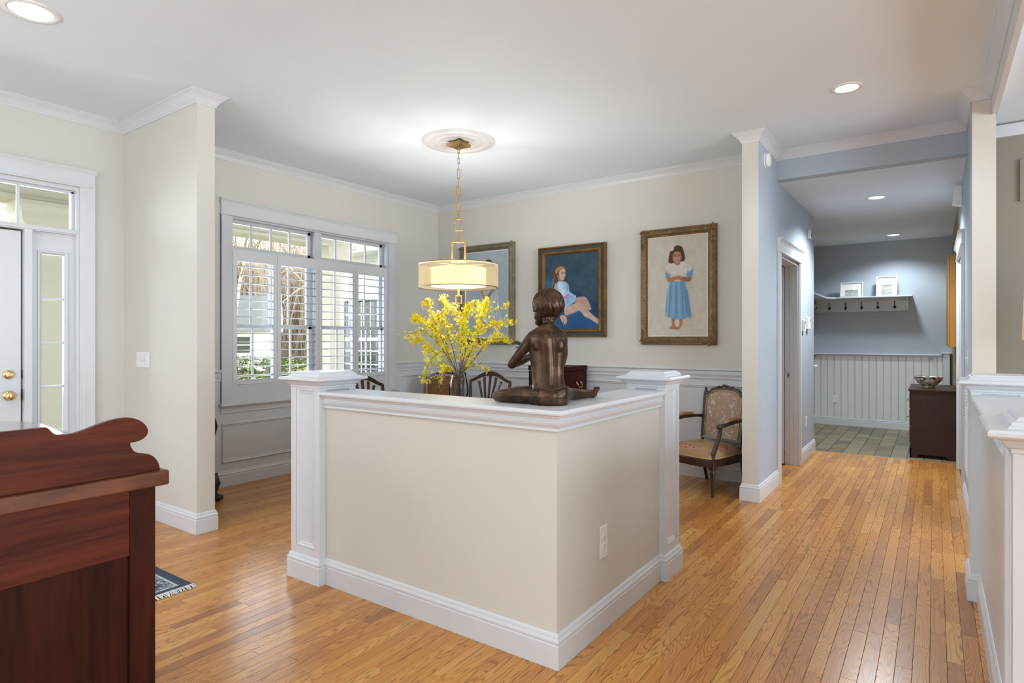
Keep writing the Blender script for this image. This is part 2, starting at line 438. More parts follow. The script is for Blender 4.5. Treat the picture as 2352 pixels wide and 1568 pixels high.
wall_rear = wall_y('wall_rear', XL, 5.0, -3.12, -3.0, -.02, 3.1, M['cream'], [(-4.5, -.3, .35, 2.5)])
struct(MB().box(XLo, .34, -3.1, 5.75, CEIL, 3.1).build('ceiling', M['ceil']))
struct(MB().box(-2.62, -1.157, 5.75, 7.8, CEIL, 3.1).build('ceiling_closet', M['ceil']))
struct(MB().box(-1.1565, .2065, 5.87, 7.80, LOW, LOW + .1).build('ceiling_hall', M['ceil']))
struct(MB().box(-1.66, .333, 7.8005, 10.42, LOW, LOW + .1).build('ceiling_mudroom', M['ceil']))
struct(MB().box(.333, 1.6, 5.82, 7.95, CEIL, 3.1).build('ceiling_side_room', M['ceil']))
# beam over the right-hand half wall and the panelled ceiling of the room beyond
struct(MB().box(.312, .345, -3.0, 5.07, 2.80, CEIL).build('trim_beam', M['white'], bevel=.003))
cr = struct(MB().box(.345, 5.0, -3.0, 5.70, 2.905, 3.1).build('ceiling_right', M['ceil']))
for (a, b, c, d_) in [(.36, .93, -3, .40), (.36, .93, .41, 2.30), (.36, .93, 2.31, 4.1), (.36, .93, 4.11, 5.56), (.94, 1.9, -3, 2.3), (.94, 1.9, 2.31, 5.56), (1.91, 5, -3, 5.56)]:
    MB().box(a, b, c, d_, 2.893, 2.906).build('ceiling_panel', M['ceil'], cr, bevel=.002)
# sub-floor
struct(MB().box(XLo, .4, -3.0, 7.835, -.12, -.006).build('floor', M['subfloor']))
FLOOR = bpy.data.objects['floor']
struct(MB().box(-2.62, -1.66, 5.8, 7.8, -.0055, -.001).build('floor_closet', M['subfloor']))
fr_ = struct(MB().box(.4, 5.1, -3.0, 7.95, -.12, -.001).build('floor_right', M['subfloor']))
floor_mud = struct(MB().box(-1.66, .4, 7.836, 10.42, -.12, -.006).build('floor_mudroom', M['grout']))

# ---------------------------------------------------------------- oak planks
def in_rect(x, y, r): return r[0] < x < r[1] and r[2] < y < r[3]
OCC = [((-2.95, -1.19, 2.0, 2.26), 1.04), ((-1.43, -1.19, 2.0, 3.4), 1.04), ((-2.42, -1.97, .10, .95), .9), ((-5.2, -4.06, 2.07, 2.2), 3), ((-1.285, -1.157, 5.08, 7.8), 3), ((.12, .4, 1.75, 4.1), 1.04), ((-5.2, -1.28, 5.68, 5.8), 3)]
def visible(x, y):
    dep = x * FW[0] + y * FW[1]
    if dep < .4: return None
    u = 1176 + F * (x * RT[0] + y * RT[1]) / dep; v = HY + F * CH / dep
    if not (-20 < u < 2372 and v < 1600): return None
    for i in range(1, 60):
        t = i / 60; z = CH * (1 - t)
        for r, h in OCC:
            if z < h and in_rect(x * t, y * t, r): return None
    return dep
PW = .0572; planks = []; xi = 0; x = XL + .002
while x < .205:
    y = -3.0 + random.random() * -.6; x1 = min(x + PW, .206)
    while y < 7.80:
        L = random.choice([random.uniform(.28, .6), random.uniform(.5, 1.05), random.uniform(.7, 1.6)])
        y1 = min(y + L, 7.80)
        if 7.80 - y1 < .15: y1 = 7.80
        planks.append((x, x1, max(y, -2.99), y1)); y = y1
    x = x1
def pl_col():
    t = random.random(); return (min(1, max(0, random.gauss(.55, .25))), random.random(), random.random(), 1)
scored = []
for p in planks:
    n = 0; s = 0
    for k in range(7):
        yy = p[2] + (p[3] - p[2]) * (k + .5) / 7; d_ = visible((p[0] + p[1]) / 2, yy)
        if d_: s += (p[3] - p[2]) / 7 / d_ ** 3
    scored.append(s)
order = sorted(range(len(planks)), key=lambda i: -scored[i]); big = set(order[:300])
def plank_geo(p, mb, cols):
    g = .0005; e = .0009; x0, x1, y0, y1 = p; x0 += g; x1 -= g; y0 += g; y1 -= g
    vs = [(x0, y0, -.0065), (x1, y0, -.0065), (x1, y1, -.0065), (x0, y1, -.0065), (x0, y0, -e), (x1, y0, -e), (x1, y1, -e), (x0, y1, -e),
          (x0 + e, y0 + e, 0), (x1 - e, y0 + e, 0), (x1 - e, y1 - e, 0), (x0 + e, y1 - e, 0)]
    fs = [(8, 9, 10, 11)]
    for i in range(4):
        j = (i + 1) % 4; fs += [(i, j, 4 + j, 4 + i), (4 + i, 4 + j, 8 + j, 8 + i)]
    mb.add(vs, fs); c = pl_col(); cols.extend([c] * len(vs))
def col_attr(me, cols, name='pl'):
    a = me.color_attributes.new(name, 'FLOAT_COLOR', 'POINT'); a.data.foreach_set('color', np.array(cols, dtype=np.float32).ravel())
restmb = MB(); restc = []
for i, p in enumerate(planks):
    if i in big:
        mb = MB(); c = []; plank_geo(p, mb, c); o = mb.build('plank', M['oak'], FLOOR, fix=False); col_attr(o.data, c)
    else: plank_geo(p, restmb, restc)
o = restmb.build('plank_field', M['oak'], FLOOR, fix=False); col_attr(o.data, restc); stuff(o)
mb = MB(); c = []
plank_geo((-1.157, .206, 7.80, 7.835), mb, c); o = mb.build('threshold', M['oak'], FLOOR, fix=False); col_attr(o.data, c)
mb = MB(); c = []                                            # closet floor and the right-hand room, same strips, out of sight
for k in range(40):
    plank_geo((.4 + .115 * k, .4 + .115 * (k + 1), -2.99, 5.7), mb, c)
o = mb.build('plank_field', M['oak'], fr_, fix=False); col_attr(o.data, c); stuff(o)

# ---------------------------------------------------------------- slate tiles
TW, TL = .1555, .311
for i in range(12):
    x0 = -1.64 + TW * i - .0045; oy = 7.838 - (i % 2) * TL / 2
    for j in range(10):
        a, b = max(7.838, oy + j * TL), min(10.30, oy + (j + 1) * TL)
        x1 = min(x0 + TW, .207)
        if b - a < .03 or x1 - x0 < .03 or x0 > .2: continue
        g = .004; h = random.uniform(-.001, .001)
        mb = MB().box(x0 + g, x1 - g, a + g, b - g, -.0055, h)
        o = mb.build('tile', M['slate'], floor_mud, bevel=.0015, seg=1); col_attr(o.data, [(random.random(), random.random(), random.random(), 1)] * len(o.data.vertices))

# ---------------------------------------------------------------- mouldings
CROWN = [(0, CEIL - .078), (.006, CEIL - .078), (.008, CEIL - .072), (.008, CEIL - .066), (.013, CEIL - .062), (.016, CEIL - .055), (.024, CEIL - .044), (.036, CEIL - .032), (.046, CEIL - .024),
         (.052, CEIL - .020), (.052, CEIL - .014), (.060, CEIL - .010), (.066, CEIL - .004), (.066, CEIL - .0005), (0, CEIL - .0005)]
struct(mold_mb(CROWN, [(XL, -2.99), (XL, 2.073), (-4.06, 2.073), (-4.06, 2.195), (XL, 2.195), (XL, 5.685), (-1.2835, 5.685), (-1.2835, 5.078), (-1.157, 5.078), (-1.157, 5.75), (.207, 5.75), (.207, 5.07), (.312, 5.07), (.312, -2.99)]).build('trim_crown', M['white']))
BASE = [(0, 0.0005), (.016, 0.0005), (.016, .093), (.0128, .0965), (.0128, .100), (.0158, .104), (.0155, .111), (.0095, .121), (.0095, .1245), (.0075, .131), (.003, .137), (0, .138)]
struct(mold_mb(BASE, [(XL, 1.870), (XL, 2.073), (-4.06, 2.073), (-4.06, 2.195), (XL, 2.195), (XL, 5.685), (-1.2835, 5.685), (-1.2835, 5.078), (-1.157, 5.078), (-1.157, 5.788)]).build('baseboard_main', M['white']))
struct(mold_mb(BASE, [(-1.157, 6.905), (-1.157, 7.80), (-1.50, 7.80)]).build('baseboard_hall_left', M['white']))
struct(mold_mb(BASE, [(-1.52, 7.82), (-1.52, 10.30), (.207, 10.30), (.207, 7.63)]).build('baseboard_mudroom', M['white']))
struct(mold_mb(BASE, [(.207, 6.20), (.207, 5.07), (.333, 5.07)]).build('baseboard_hall_right', M['white']))
struct(mold_mb(BASE, [(.36, 5.70), (4.99, 5.70)]).build('baseboard_right', M['white']))
struct(mold_mb([(0, 2.80), (.02, 2.80), (.02, 2.89), (0, 2.89)], [(.345, 5.70), (4.99, 5.70)]).build('trim_right_room', M['white']))
RAIL = [(0, .935), (.011, .936), (.015, .941), (.015, .947), (.009, .951), (.011, .962), (.018, .978), (.019, .985), (.011, .989), (.011, 1.012), (.024, 1.016), (.031, 1.022), (.031, 1.032), (.026, 1.038), (0, 1.039)]
rail = struct(mold_mb(RAIL, [(-4.10, 2.195), (XL, 2.195), (XL, 2.840)]).build('trim_chair_rail', M['white']))
struct(mold_mb(RAIL, [(XL, 4.947), (XL, 5.685), (-1.2835, 5.685), (-1.2835, 5.22)]).build('trim_chair_rail_back', M['white']))
# white wainscot skins with applied panel mouldings
PM = [(0, 0), (.002, .006), (.010, .014), (.016, .012), (.020, .007), (.026, .008), (.030, .003), (.032, 0)]
ws = struct(MB().box(XL, XL + .004, 2.195, 5.685, .10, .94).build('wall_wainscot_window', M['white'], fix=False))
for (a, b, z0, z1) in [(2.849, 4.935, .205, .565), (5.02, 5.60, .205, .885), (2.25, 2.76, .205, .885)]:
    rect_mold(PM, a, b, z0, z1, 'x', XL + .004, 1).build('panel_moulding', M['white'], ws)
wb = struct(MB().box(XL + .004, -1.2835, 5.681, 5.685, .10, .94).build('wall_wainscot_back', M['white'], fix=False))
for (a, b) in [(-5.08, -4.205), (-4.11, -3.235), (-3.14, -2.265), (-2.17, -1.37)]:
    rect_mold(PM, a, b, .205, .885, 'y', 5.681, -1).build('panel_moulding', M['white'], wb)
wv = struct(MB().box(XL + .004, -4.066, 2.195, 2.199, .10, .94).build('wall_wainscot_wing', M['white'], fix=False))

# ---------------------------------------------------------------- half walls with panelled piers
def pier(parent, x0, x1, y0, y1, faces):
    """square pier with recessed panels, moulded cap"""
    rc = .012; z0, z1 = .178, 1.042
    b = MB().box(x0 + rc, x1 - rc, y0 + rc, y1 - rc, 0, 1.10).build('pier_core', M['white'], parent)
    st = .045
    mb = MB()
    for fy, s in ((y0, -1), (y1, 1)):
        a0, a1 = (fy, fy + rc) if s < 0 else (fy - rc, fy)
        mb.box(x0, x0 + st, a0, a1, 0, 1.09); mb.box(x1 - st, x1, a0, a1, 0, 1.09)
        mb.box(x0 + st, x1 - st, a0, a1, 0, z0); mb.box(x0 + st, x1 - st, a0, a1, z1, 1.09)
    for fx, s in ((x0, -1), (x1, 1)):
        a0, a1 = (fx, fx + rc) if s < 0 else (fx - rc, fx)
        mb.box(a0, a1, y0 + rc, y0 + st, 0, 1.09); mb.box(a0, a1, y1 - st, y1 - rc, 0, 1.09)
        mb.box(a0, a1, y0 + st, y1 - st, 0, z0); mb.box(a0, a1, y0 + st, y1 - st, z1, 1.09)
    mb.build('pier_face', M['white'], parent, fix=False)
    pm = [(0, 0), (.001, .009), (.006, .010), (.014, .005), (.022, .004), (.026, 0)]
    for f in faces:
        if f == '-y': rect_mold(pm, x0 + st, x1 - st, z0, z1, 'y', y0 + rc, -1).build('pier_panel_moulding', M['white'], parent)
        if f == '+y': rect_mold(pm, x0 + st, x1 - st, z0, z1, 'y', y1 - rc, 1).build('pier_panel_moulding', M['white'], parent)
        if f == '+x': rect_mold(pm, y0 + st, y1 - st, z0, z1, 'x', x1 - rc, 1).build('pier_panel_moulding', M['white'], parent)
        if f == '-x': rect_mold(pm, y0 + st, y1 - st, z0, z1, 'x', x0 + rc, -1).build('pier_panel_moulding', M['white'], parent)
    CP = [(-.02, 1.05), (.0, 1.05), (.003, 1.053), (.003, 1.062), (.010, 1.066), (.018, 1.076), (.022, 1.082), (.034, 1.086), (.044, 1.089), (.049, 1.094), (.049, 1.102), (.044, 1.108), (.010, 1.1095), (.008, 1.114), (.004, 1.117), (.002, 1.123), (-.006, 1.127), (-.010, 1.133), (-.016, 1.136), (-.02, 1.136)]
    mb = mold_mb(CP, [(x0, y0), (x1, y0), (x1, y1), (x0, y1)], -1, True)
    mb.box(x0 + .02, x1 - .02, y0 + .02, y1 - .02, 1.05, 1.1358); mb.build('pier_cap', M['white'], parent, fix=False)
CAPP = [(0, .945), (.013, .945), (.0155, .949), (.0145, .955), (.010, .958), (.013, .962), (.020, .972), (.0235, .983), (.0235, .988), (.018, .990), (.018, .996), (.022, .999), (.025, 1.006), (.028, 1.012), (.038, 1.0125), (.046, 1.016), (.0475, 1.023), (.046, 1.030), (.040, 1.0345), (0, 1.035)]

hw = struct(empty('wall_half_dining', (-1.9, 2.14, 0)))
hw.location = (0, 0, 0)
MB().box(-2.70, -1.233, 2.06, 2.22, 0, 1.034).box(-1.393, -1.233, 2.22, 3.16, 0, 1.034).build('half_wall_body', M['cream'], hw, fix=False)
mb = mold_mb(CAPP, [(-2.684, 2.06), (-1.233, 2.06), (-1.233, 3.145)]); mold_mb(CAPP, [(-1.393, 3.145), (-1.393, 2.22), (-2.684, 2.22)], mb=mb)
mb.box(-2.684, -1.233, 2.06, 2.22, 1.03, 1.0352).box(-1.393, -1.233, 2.22, 3.145, 1.03, 1.0352)
mb.build('half_wall_cap', M['white'], hw, fix=False)
PL = (-2.933, -2.684, 2.02, 2.264); PR = (-1.418, -1.2, 3.145, 3.371)
pier(hw, *PL, ('-y', '-x', '+y')); pier(hw, *PR, ('+x', '+y', '-x'))
mold_mb(BASE, [(PL[0], PL[2]), (PL[1], PL[2]), (PL[1], 2.06), (-1.233, 2.06), (-1.233, PR[2]), (PR[1], PR[2]), (PR[1], PR[3]), (PR[0], PR[3]), (PR[0], PR[2]), (-1.393, PR[2]), (-1.393, 2.22), (PL[1], 2.22), (PL[1], PL[3]), (PL[0], PL[3])], -1, True).build('half_wall_baseboard', M['white'], hw)

hr = struct(empty('wall_half_right'))
MB().box(.19, .345, 2.0, 3.85, 0, 1.034).build('half_wall_body', M['white'], hr)
mb = mold_mb(CAPP, [(.19, 3.80), (.19, 2.06)]); mold_mb(CAPP, [(.345, 2.06), (.345, 3.80)], mb=mb)
mb.box(.19, .345, 2.06, 3.80, 1.03, 1.0352); mb.build('half_wall_cap', M['white'], hr, fix=False)
PA = (.150, .385, 3.80, 4.05); PB = (.150, .385, 1.815, 2.06)
pier(hr, *PA, ('-x', '-y')); pier(hr, *PB, ('-x', '-y'))
mold_mb(BASE, [(PA[0], PA[2]), (PA[0], PA[3]), (PA[1], PA[3]), (PA[1], PA[2]), (.345, PA[2]), (.345, PB[3]), (PB[1], PB[3]), (PB[1], PB[2]), (PB[0], PB[2]), (PB[0], PB[3]), (.19, PB[3]), (.19, PA[2])], 1, True).build('half_wall_baseboard', M['white'], hr)

# ---------------------------------------------------------------- hall doorways
def doorway(name, x, s, thick_x, y0, y1, ztop):
    """cased opening in a wall along Y; s = side the hall lies on (+1: +x)"""
    g = struct(empty(name)); t = .018; cw = .095
    xa, xb = sorted((x, x + s * t)); f = x + s * t
    for a in (y0 - cw, y1):
        MB().box(xa, xb, a, a + cw, 0, ztop + .02).build('casing', M['white'], g, bevel=.003)
        MB().box(*sorted((f, f + s * .006)), a + .012, a + cw - .025, 0, ztop + .02).build('casing_band', M['white'], g, bevel=.002)
    mb = MB().box(*sorted((x, x + s * .022)), y0 - cw - .004, y1 + cw + .004, ztop + .02, ztop + .115); mb.build('head_casing', M['white'], g, bevel=.002)
    MB().box(*sorted((x, x + s * .03)), y0 - cw - .010, y1 + cw + .010, ztop + .012, ztop + .026).build('head_bead', M['white'], g, bevel=.005)
    hp = [(0, ztop + .105), (.024, ztop + .105), (.028, ztop + .115), (.040, ztop + .130), (.044, ztop + .132), (.044, ztop + .142), (0, ztop + .142)]
    p = [(x, y0 - cw - .006), (x, y1 + cw + .006)]
    mb = mold_mb(hp, p, -1 if s > 0 else 1); mb.build('head_cap', M['white'], g)
    # jamb lining and stop
    xj0, xj1 = sorted((x, x - s * thick_x))
    MB().box(xj0, xj1, y0 - .002, y0 + .016, 0, ztop).build('jamb', M['white'], g)
    MB().box(xj0, xj1, y1 - .016, y1 + .002, 0, ztop).build('jamb', M['white'], g)
    MB().box(xj0, xj1, y0, y1, ztop - .016, ztop + .002).build('jamb_head', M['white'], g)
    xm = (xj0 + xj1) / 2
    MB().box(xm - .017, xm + .017, y1 - .028, y1 - .016, 0, ztop - .016).build('door_stop', M['white'], g, bevel=.002)
    return g
d2 = doorway('door_2', -1.157, 1, .124, 5.885, 6.80, 2.085)
mb = MB().box(-1.262, -1.234, 6.7805, 6.7842, .905, .965); mb.build('strike_plate', M['nickel'], d2, bevel=.001)
MB().box(-1.253, -1.243, 6.7795, 6.7815, .922, .948).build('strike_hole', M['dark'], d2)
door_leaf = tag(MB().box(-2.08, -1.284, 6.742, 6.780, .01, 2.065).build('door_leaf', M['white'], None, bevel=.003), 'white door leaf standing open inside the left hall doorway', 'door')
d3 = doorway('door_3', .207, -1, .126, 6.30, 7.53, 2.085)

# ---------------------------------------------------------------- front door unit with sidelight and transom
d1 = struct(empty('door_1'))
XD = -5.205
def pnl(y0, y1, z0, z1, x=XD, dep=.006, name='door_panel'):
    return rect_mold([(0, 0), (.002, .004), (.008, dep), (.020, dep * .6), (.030, dep * .2), (.036, 0)], y0, y1, z0, z1, 'x', x, 1).build(name, M['white'], d1)
leaf = MB().box(XD - .045, XD, .48, 1.437, .012, 2.068).build('door_slab', M['white'], d1, bevel=.002)
for (a, b, z0, z1) in [(.58, .915, .22, .86), (1.0, 1.335, .22, .86), (.58, .915, .98, 1.95), (1.0, 1.335, .98, 1.95)]:
    pnl(a, b, z0, z1) if a < .9 else None
MB().box(XD - .06, XD - .047, .44, 1.445, .012, 2.08).build('door_gap_shadow', M['dark'], d1)
# brass knob and deadbolt
k = MB().lathe([(.0, 0), (.034, 0), (.034, .004), (.028, .009), (.014, .012), (.011, .024), (.013, .03), (.024, .036), (.030, .046), (.031, .056), (.027, .066), (.014, .072), (.0, .073)], (XD, 1.369, .926), 24, True, 'x', False).build('door_knob', M['brass'], d1)
k = MB().lathe([(.0, 0), (.032, 0), (.032, .004), (.026, .010), (.012, .012), (0, .0125)], (XD, 1.369, 1.070), 24, True, 'x', False)
k.box(XD + .010, XD + .026, 1.350, 1.388, 1.063, 1.077); k.build('deadbolt', M['brass'], d1)
MB().box(XD - .004, XD + .004, 1.440, 1.452, .89, .965).build('latch_strike', M['iron'], d1)
MB().box(XD - .004, XD + .003, 1.440, 1.448, 1.04, 1.10).build('latch_strike', M['iron'], d1)
# frame posts
MB().box(XLo, XL + .0, 1.447, 1.492, 0, 2.112).build('door_post', M['white'], d1, bevel=.003)
MB().box(XLo, XL + .0, 1.752, 1.772, 0, 2.43).build('door_jamb', M['white'], d1)
MB().box(XLo, XL - .004, .05, 1.752, 2.078, 2.115).build('transom_bar', M['white'], d1, bevel=.002)
MB().box(XL - .05, XL + .006, .05, 1.756, 2.086, 2.104).build('transom_stool', M['white'], d1, bevel=.004)
MB().box(XLo, XL + .0, .05, 1.752, 2.405, 2.43).build('head_jamb', M['white'], d1)
# sidelight: panelled frame and four panes
mb = MB(); ys0, ys1, zs1 = 1.555, 1.690, 1.922
mb.box(XD - .035, XD, 1.492, ys0, 0, 2.08).box(XD - .035, XD, ys1, 1.752, 0, 2.08).box(XD - .035, XD, ys0, ys1, zs1, 2.08).box(XD - .035, XD, ys0, ys1, 0, .655)
mb.build('sidelight_frame', M['white'], d1, fix=False)
rect_mold([(0, 0), (.003, .012), (.010, .014), (.018, .010), (.022, .004), (.026, 0)], ys0 - .026, ys1 + .026, .63, zs1 + .026, 'x', XD, 1).build('sidelight_moulding', M['white'], d1)
for z in (1.604, 1.287, .970):
    MB().box(XD - .028, XD - .006, ys0, ys1, z - .009, z + .009).build('muntin', M['white'], d1, bevel=.003)
for a, b in ((.655, .961), (.979, 1.278), (1.296, 1.595), (1.613, zs1)):
    MB().box(XD - .019, XD - .016, ys0, ys1, a, b).build('pane', M['glass'], d1)
# transom sash
mb = MB(); tz0, tz1 = 2.118, 2.400
mb.box(XD - .035, XD - .005, 1.737, 1.752, tz0, tz1).box(XD - .035, XD - .005, .05, 1.752, tz0 - .003, tz0 + .004).box(XD - .035, XD - .005, .05, 1.752, tz1 - .012, tz1 + .005)
mb.build('transom_sash', M['white'], d1, fix=False)
for yy in (1.424, 1.11, .80, .49):
    MB().box(XD - .03, XD - .008, yy - .009, yy + .009, tz0, tz1).build('muntin', M['white'], d1, bevel=.003)
e_ = [.05, .481, .791, 1.101, 1.415, 1.737]
for a, b in zip(e_[:-1], e_[1:]):
    MB().box(XD - .021, XD - .018, a, b, tz0, tz1 - .01).build('pane', M['glass'], d1)
# casing and head
for stp, (a, b, t) in enumerate([(1.772, 1.868, .018), (1.792, 1.850, .024), (1.846, 1.868, .027)]):
    MB().box(XL, XL + t, a, b, 0, 2.44).build('casing', M['white'], d1, bevel=.003)
MB().box(XL, XL + .022, .0, 1.868, 2.44, 2.535).build('head_casing', M['white'], d1, bevel=.002)
MB().box(XL, XL + .030, .0, 1.874, 2.432, 2.446).build('head_bead', M['white'], d1, bevel=.005)
mold_mb([(0, 2.53), (.024, 2.53), (.028, 2.540), (.036, 2.552), (.040, 2.555), (.040, 2.565), (0, 2.565)], [(XL, .0), (XL, 1.874)]).build('head_cap', M['white'], d1)

# ---------------------------------------------------------------- dining window with cafe-style transoms
w1 = struct(empty('window_1'))
for (a, b) in ((2.841, 2.937), (4.83, 4.946)):
    lo = a < 3.5
    MB().box(XL, XL + .018, a, b, .735, 2.425).build('casing', M['white'], w1, bevel=.003)
    MB().box(XL, XL + .024, a + .014, b - .034, .735, 2.425).build('casing_band', M['white'], w1, bevel=.003)
    MB().box(XL, XL + .028, *((a, a + .016) if lo else (b - .016, b)), .735, 2.425).build('casing_backband', M['white'], w1, bevel=.003)
MB().box(XL, XL + .022, 2.841, 4.946, 2.425, 2.530).build('head_casing', M['white'], w1, bevel=.002)
MB().box(XL, XL + .032, 2.833, 4.954, 2.417, 2.432).build('head_bead', M['white'], w1, bevel=.005)
mold_mb([(0, 2.522), (.024, 2.522), (.028, 2.532), (.036, 2.546), (.042, 2.550), (.042, 2.562), (0, 2.562)], [(XL, 2.833), (XL, 4.954)]).build('head_cap', M['white'], w1)
MB().box(XL - .06, XL + .055, 2.822, 4.965, .715, .737).build('stool', M['white'], w1, bevel=.007, seg=3)
mold_mb([(0, .648), (.012, .648), (.016, .653), (.016, .660), (.011, .664), (.013, .690), (.022, .702), (.026, .714), (0, .714)], [(XL, 2.841), (XL, 4.946)]).build('apron', M['white'], w1)
# jamb lining
MB().box(XLo, XL, 2.937, 2.957, .737, 2.425).build('jamb', M['white'], w1); MB().box(XLo, XL, 4.81, 4.83, .737, 2.425).build('jamb', M['white'], w1)
MB().box(XLo, XL, 2.957, 4.81, 2.405, 2.425).build('jamb_head', M['white'], w1); MB().box(XLo, XL - .06, 2.957, 4.81, .735, .765).build('sill', M['white'], w1)
MB().box(XLo, XL - .012, 3.835, 3.925, .765, 2.405).build('mullion', M['white'], w1, bevel=.003)
for (a, b) in ((2.957, 3.835), (3.925, 4.81)):
    XS = -5.245; zt0, zt1 = 2.150, 2.400
    mb = MB().box(XS - .03, XS, a, a + .03, zt0 - .03, zt1).box(XS - .03, XS, b - .03, b, zt0 - .03, zt1).box(XS - .03, XS, a, b, zt1 - .028, zt1 + .005).box(XS - .03, XS, a, b, zt0 - .03, zt0 + .016)
    mb.build('transom_sash', M['white'], w1, fix=False)
    MB().box(XLo, XL - .01, a, b, 2.098, zt0 - .02).build('transom_bar', M['white'], w1, bevel=.002)
    n = 4; gw = (b - a - .06) / n
    for k in range(n):
        y0 = a + .03 + k * gw
        MB().box(XS - .018, XS - .015, y0, y0 + gw, zt0, zt1 - .02).build('pane', M['glass'], w1)
        if k: MB().box(XS - .026, XS - .006, y0 - .008, y0 + .008, zt0, zt1 - .02).build('muntin', M['white'], w1, bevel=.002)
    for (z0, z1, xs, nm) in ((1.415, 2.098, XS - .012, 'upper_sash'), (.765, 1.45, XS + .022, 'lower_sash')):
        mb = MB().box(xs - .03, xs, a, a + .035, z0, z1).box(xs - .03, xs, b - .035, b, z0, z1).box(xs - .03, xs, a, b, z1 - .038, z1).box(xs - .03, xs, a, b, z0, z0 + (.038 if z0 > 1 else .055))
        mb.build(nm, M['white'], w1, fix=False)
        gw2 = (b - a - .07) / 4; zm = (z0 + z1) / 2
        for k in range(4):
            y0 = a + .035 + k * gw2
            for (q0, q1) in ((z0 + .04, zm), (zm, z1 - .038)): MB().box(xs - .018, xs - .015, y0, y0 + gw2, q0, q1).build('pane', M['glass'], w1)
            if k: MB().box(xs - .026, xs - .008, y0 - .009, y0 + .009, z0 + .04, z1 - .038).build('muntin', M['white'], w1, bevel=.002)
        if z0 < 1: MB().box(xs - .026, xs - .008, a + .035, b - .035, zm - .009 - .14, zm + .009 - .14).build('muntin', M['white'], w1, bevel=.002)

# ---------------------------------------------------------------- plantation shutters: four leaves
ye = [2.957, 3.404, 3.880, 4.357, 4.81]; names = ['nearest the wing wall', 'second from the wing wall', 'second from the back corner', 'nearest the back corner']
louver_mesh = {}
for i in range(4):
    a, b = ye[i] + .0015, ye[i + 1] - .0015; xs0, xs1 = -5.192, -5.162; st = .040
    sh = empty('shutter_leaf', ((xs0 + xs1) / 2, a, .74)); tag(sh, 'white louvred shutter leaf ' + names[i] + ', slats open', 'shutter', 'shutter leaves in the dining window')
    ox, oy, oz = sh.location
    def L(mb): mb.v = [(p[0] - ox, p[1] - oy, p[2] - oz) for p in mb.v]; return mb
    for (p, q) in ((a, a + st), (b - st, b)): L(MB().box(xs0, xs1, p, q, .742, 2.125)).build('stile', M['shutter'], sh, bevel=.003)
    L(MB().box(xs0 + .002, xs1 - .002, a + st, b - st, 2.022, 2.125)).build('rail', M['shutter'], sh, bevel=.002)
    L(MB().box(xs0 + .002, xs1 - .002, a + st, b - st, .742, .862)).build('rail', M['shutter'], sh, bevel=.002)
    for k in range(15):
        zc = .862 + .077 * (k + .5)
        prof = [(-.027, 0), (-.020, .003), (-.007, .0045), (.007, .0045), (.020, .003), (.027, 0), (.020, -.003), (.007, -.0045), (-.007, -.0045), (-.020, -.003)]
        th = math.radians(2)
        pr = [((xs0 + xs1) / 2 + x_ * math.cos(th) - z_ * math.sin(th), zc + x_ * math.sin(th) + z_ * math.cos(th)) for x_, z_ in prof]
        L(MB().prism(pr, 'y', a + st + .001, b - st - .001, True)).build('louver', M['shutter'], sh)
    if i in (0, 3):
        yy = a + .004 if i == 0 else b - .004
        for zz in (1.95, .95): L(MB().box(xs1, xs1 + .006, yy - .006, yy + .006, zz - .03, zz + .03)).build('hinge', M['shutter'], sh, bevel=.002)

# invented rear and right windows, out of view, added around the fill lights
for nm, ax in (('added_window_rear', 'y'), ('added_window_right', 'x')):
    g = struct(empty(nm))
    if ax == 'y':
        for k in range(5):
            xx = -4.5 + 4.2 * k / 4; MB().box(xx - .03, xx + .03, -3.1, -3.02, .35, 2.5).build('window_post', M['white'], g)
        for z in (.35, 1.7, 2.5): MB().box(-4.5, -.3, -3.1, -3.03, z - .03, z + .03).build('window_rail', M['white'], g)
    else:
        for k in range(5):
            yy = -.7 + 4.6 * k / 4; MB().box(5.02, 5.1, yy - .03, yy + .03, .45, 2.55).build('window_post', M['white'], g)
        for z in (.45, 1.75, 2.55): MB().box(5.03, 5.1, -.7, 3.9, z - .03, z + .03).build('window_rail', M['white'], g)

# =================================================================== MUDROOM FITTINGS
wall_bead = struct(empty('wall_beadboard'))
bw = .0915; xb = -1.52; bi = 0
while xb < .10:
    x1 = min(xb + bw, .10)
    MB().prism([(xb + .004, 10.300), (xb + .001, 10.294), (xb + .005, 10.288), (x1 - .012, 10.288), (x1 - .010, 10.291), (x1 - .0085, 10.288), (x1 - .006, 10.287), (x1 - .003, 10.289), (x1 - .001, 10.294), (x1 - .001, 10.300)], 'z', .12, 1.075).build('beadboard', M['bead'], wall_bead)
    xb = x1
MB().box(-1.52, .16, 10.255, 10.30, 1.072, 1.092).build('wainscot_cap', M['white'], wall_bead, bevel=.006, seg=3)
MB().box(-1.52, .10, 10.275, 10.30, 1.055, 1.072).build('wainscot_bead', M['white'], wall_bead, bevel=.005)
MB().box(-1.52, -1.475, 8.9, 10.30, 1.072, 1.092).build('wainscot_cap', M['white'], wall_bead, bevel=.006)
nw = struct(MB().box(.10, .175, 10.16, 10.30, 0, 1.115).box(.075, .19, 10.14, 10.30, 1.105, 1.125).build('trim_newel', M['white'], bevel=.003))
struct(MB().box(-1.27, -1.12, 7.795, 7.83, .985, 1.005).build('trim_wall_end', M['white'], bevel=.006))

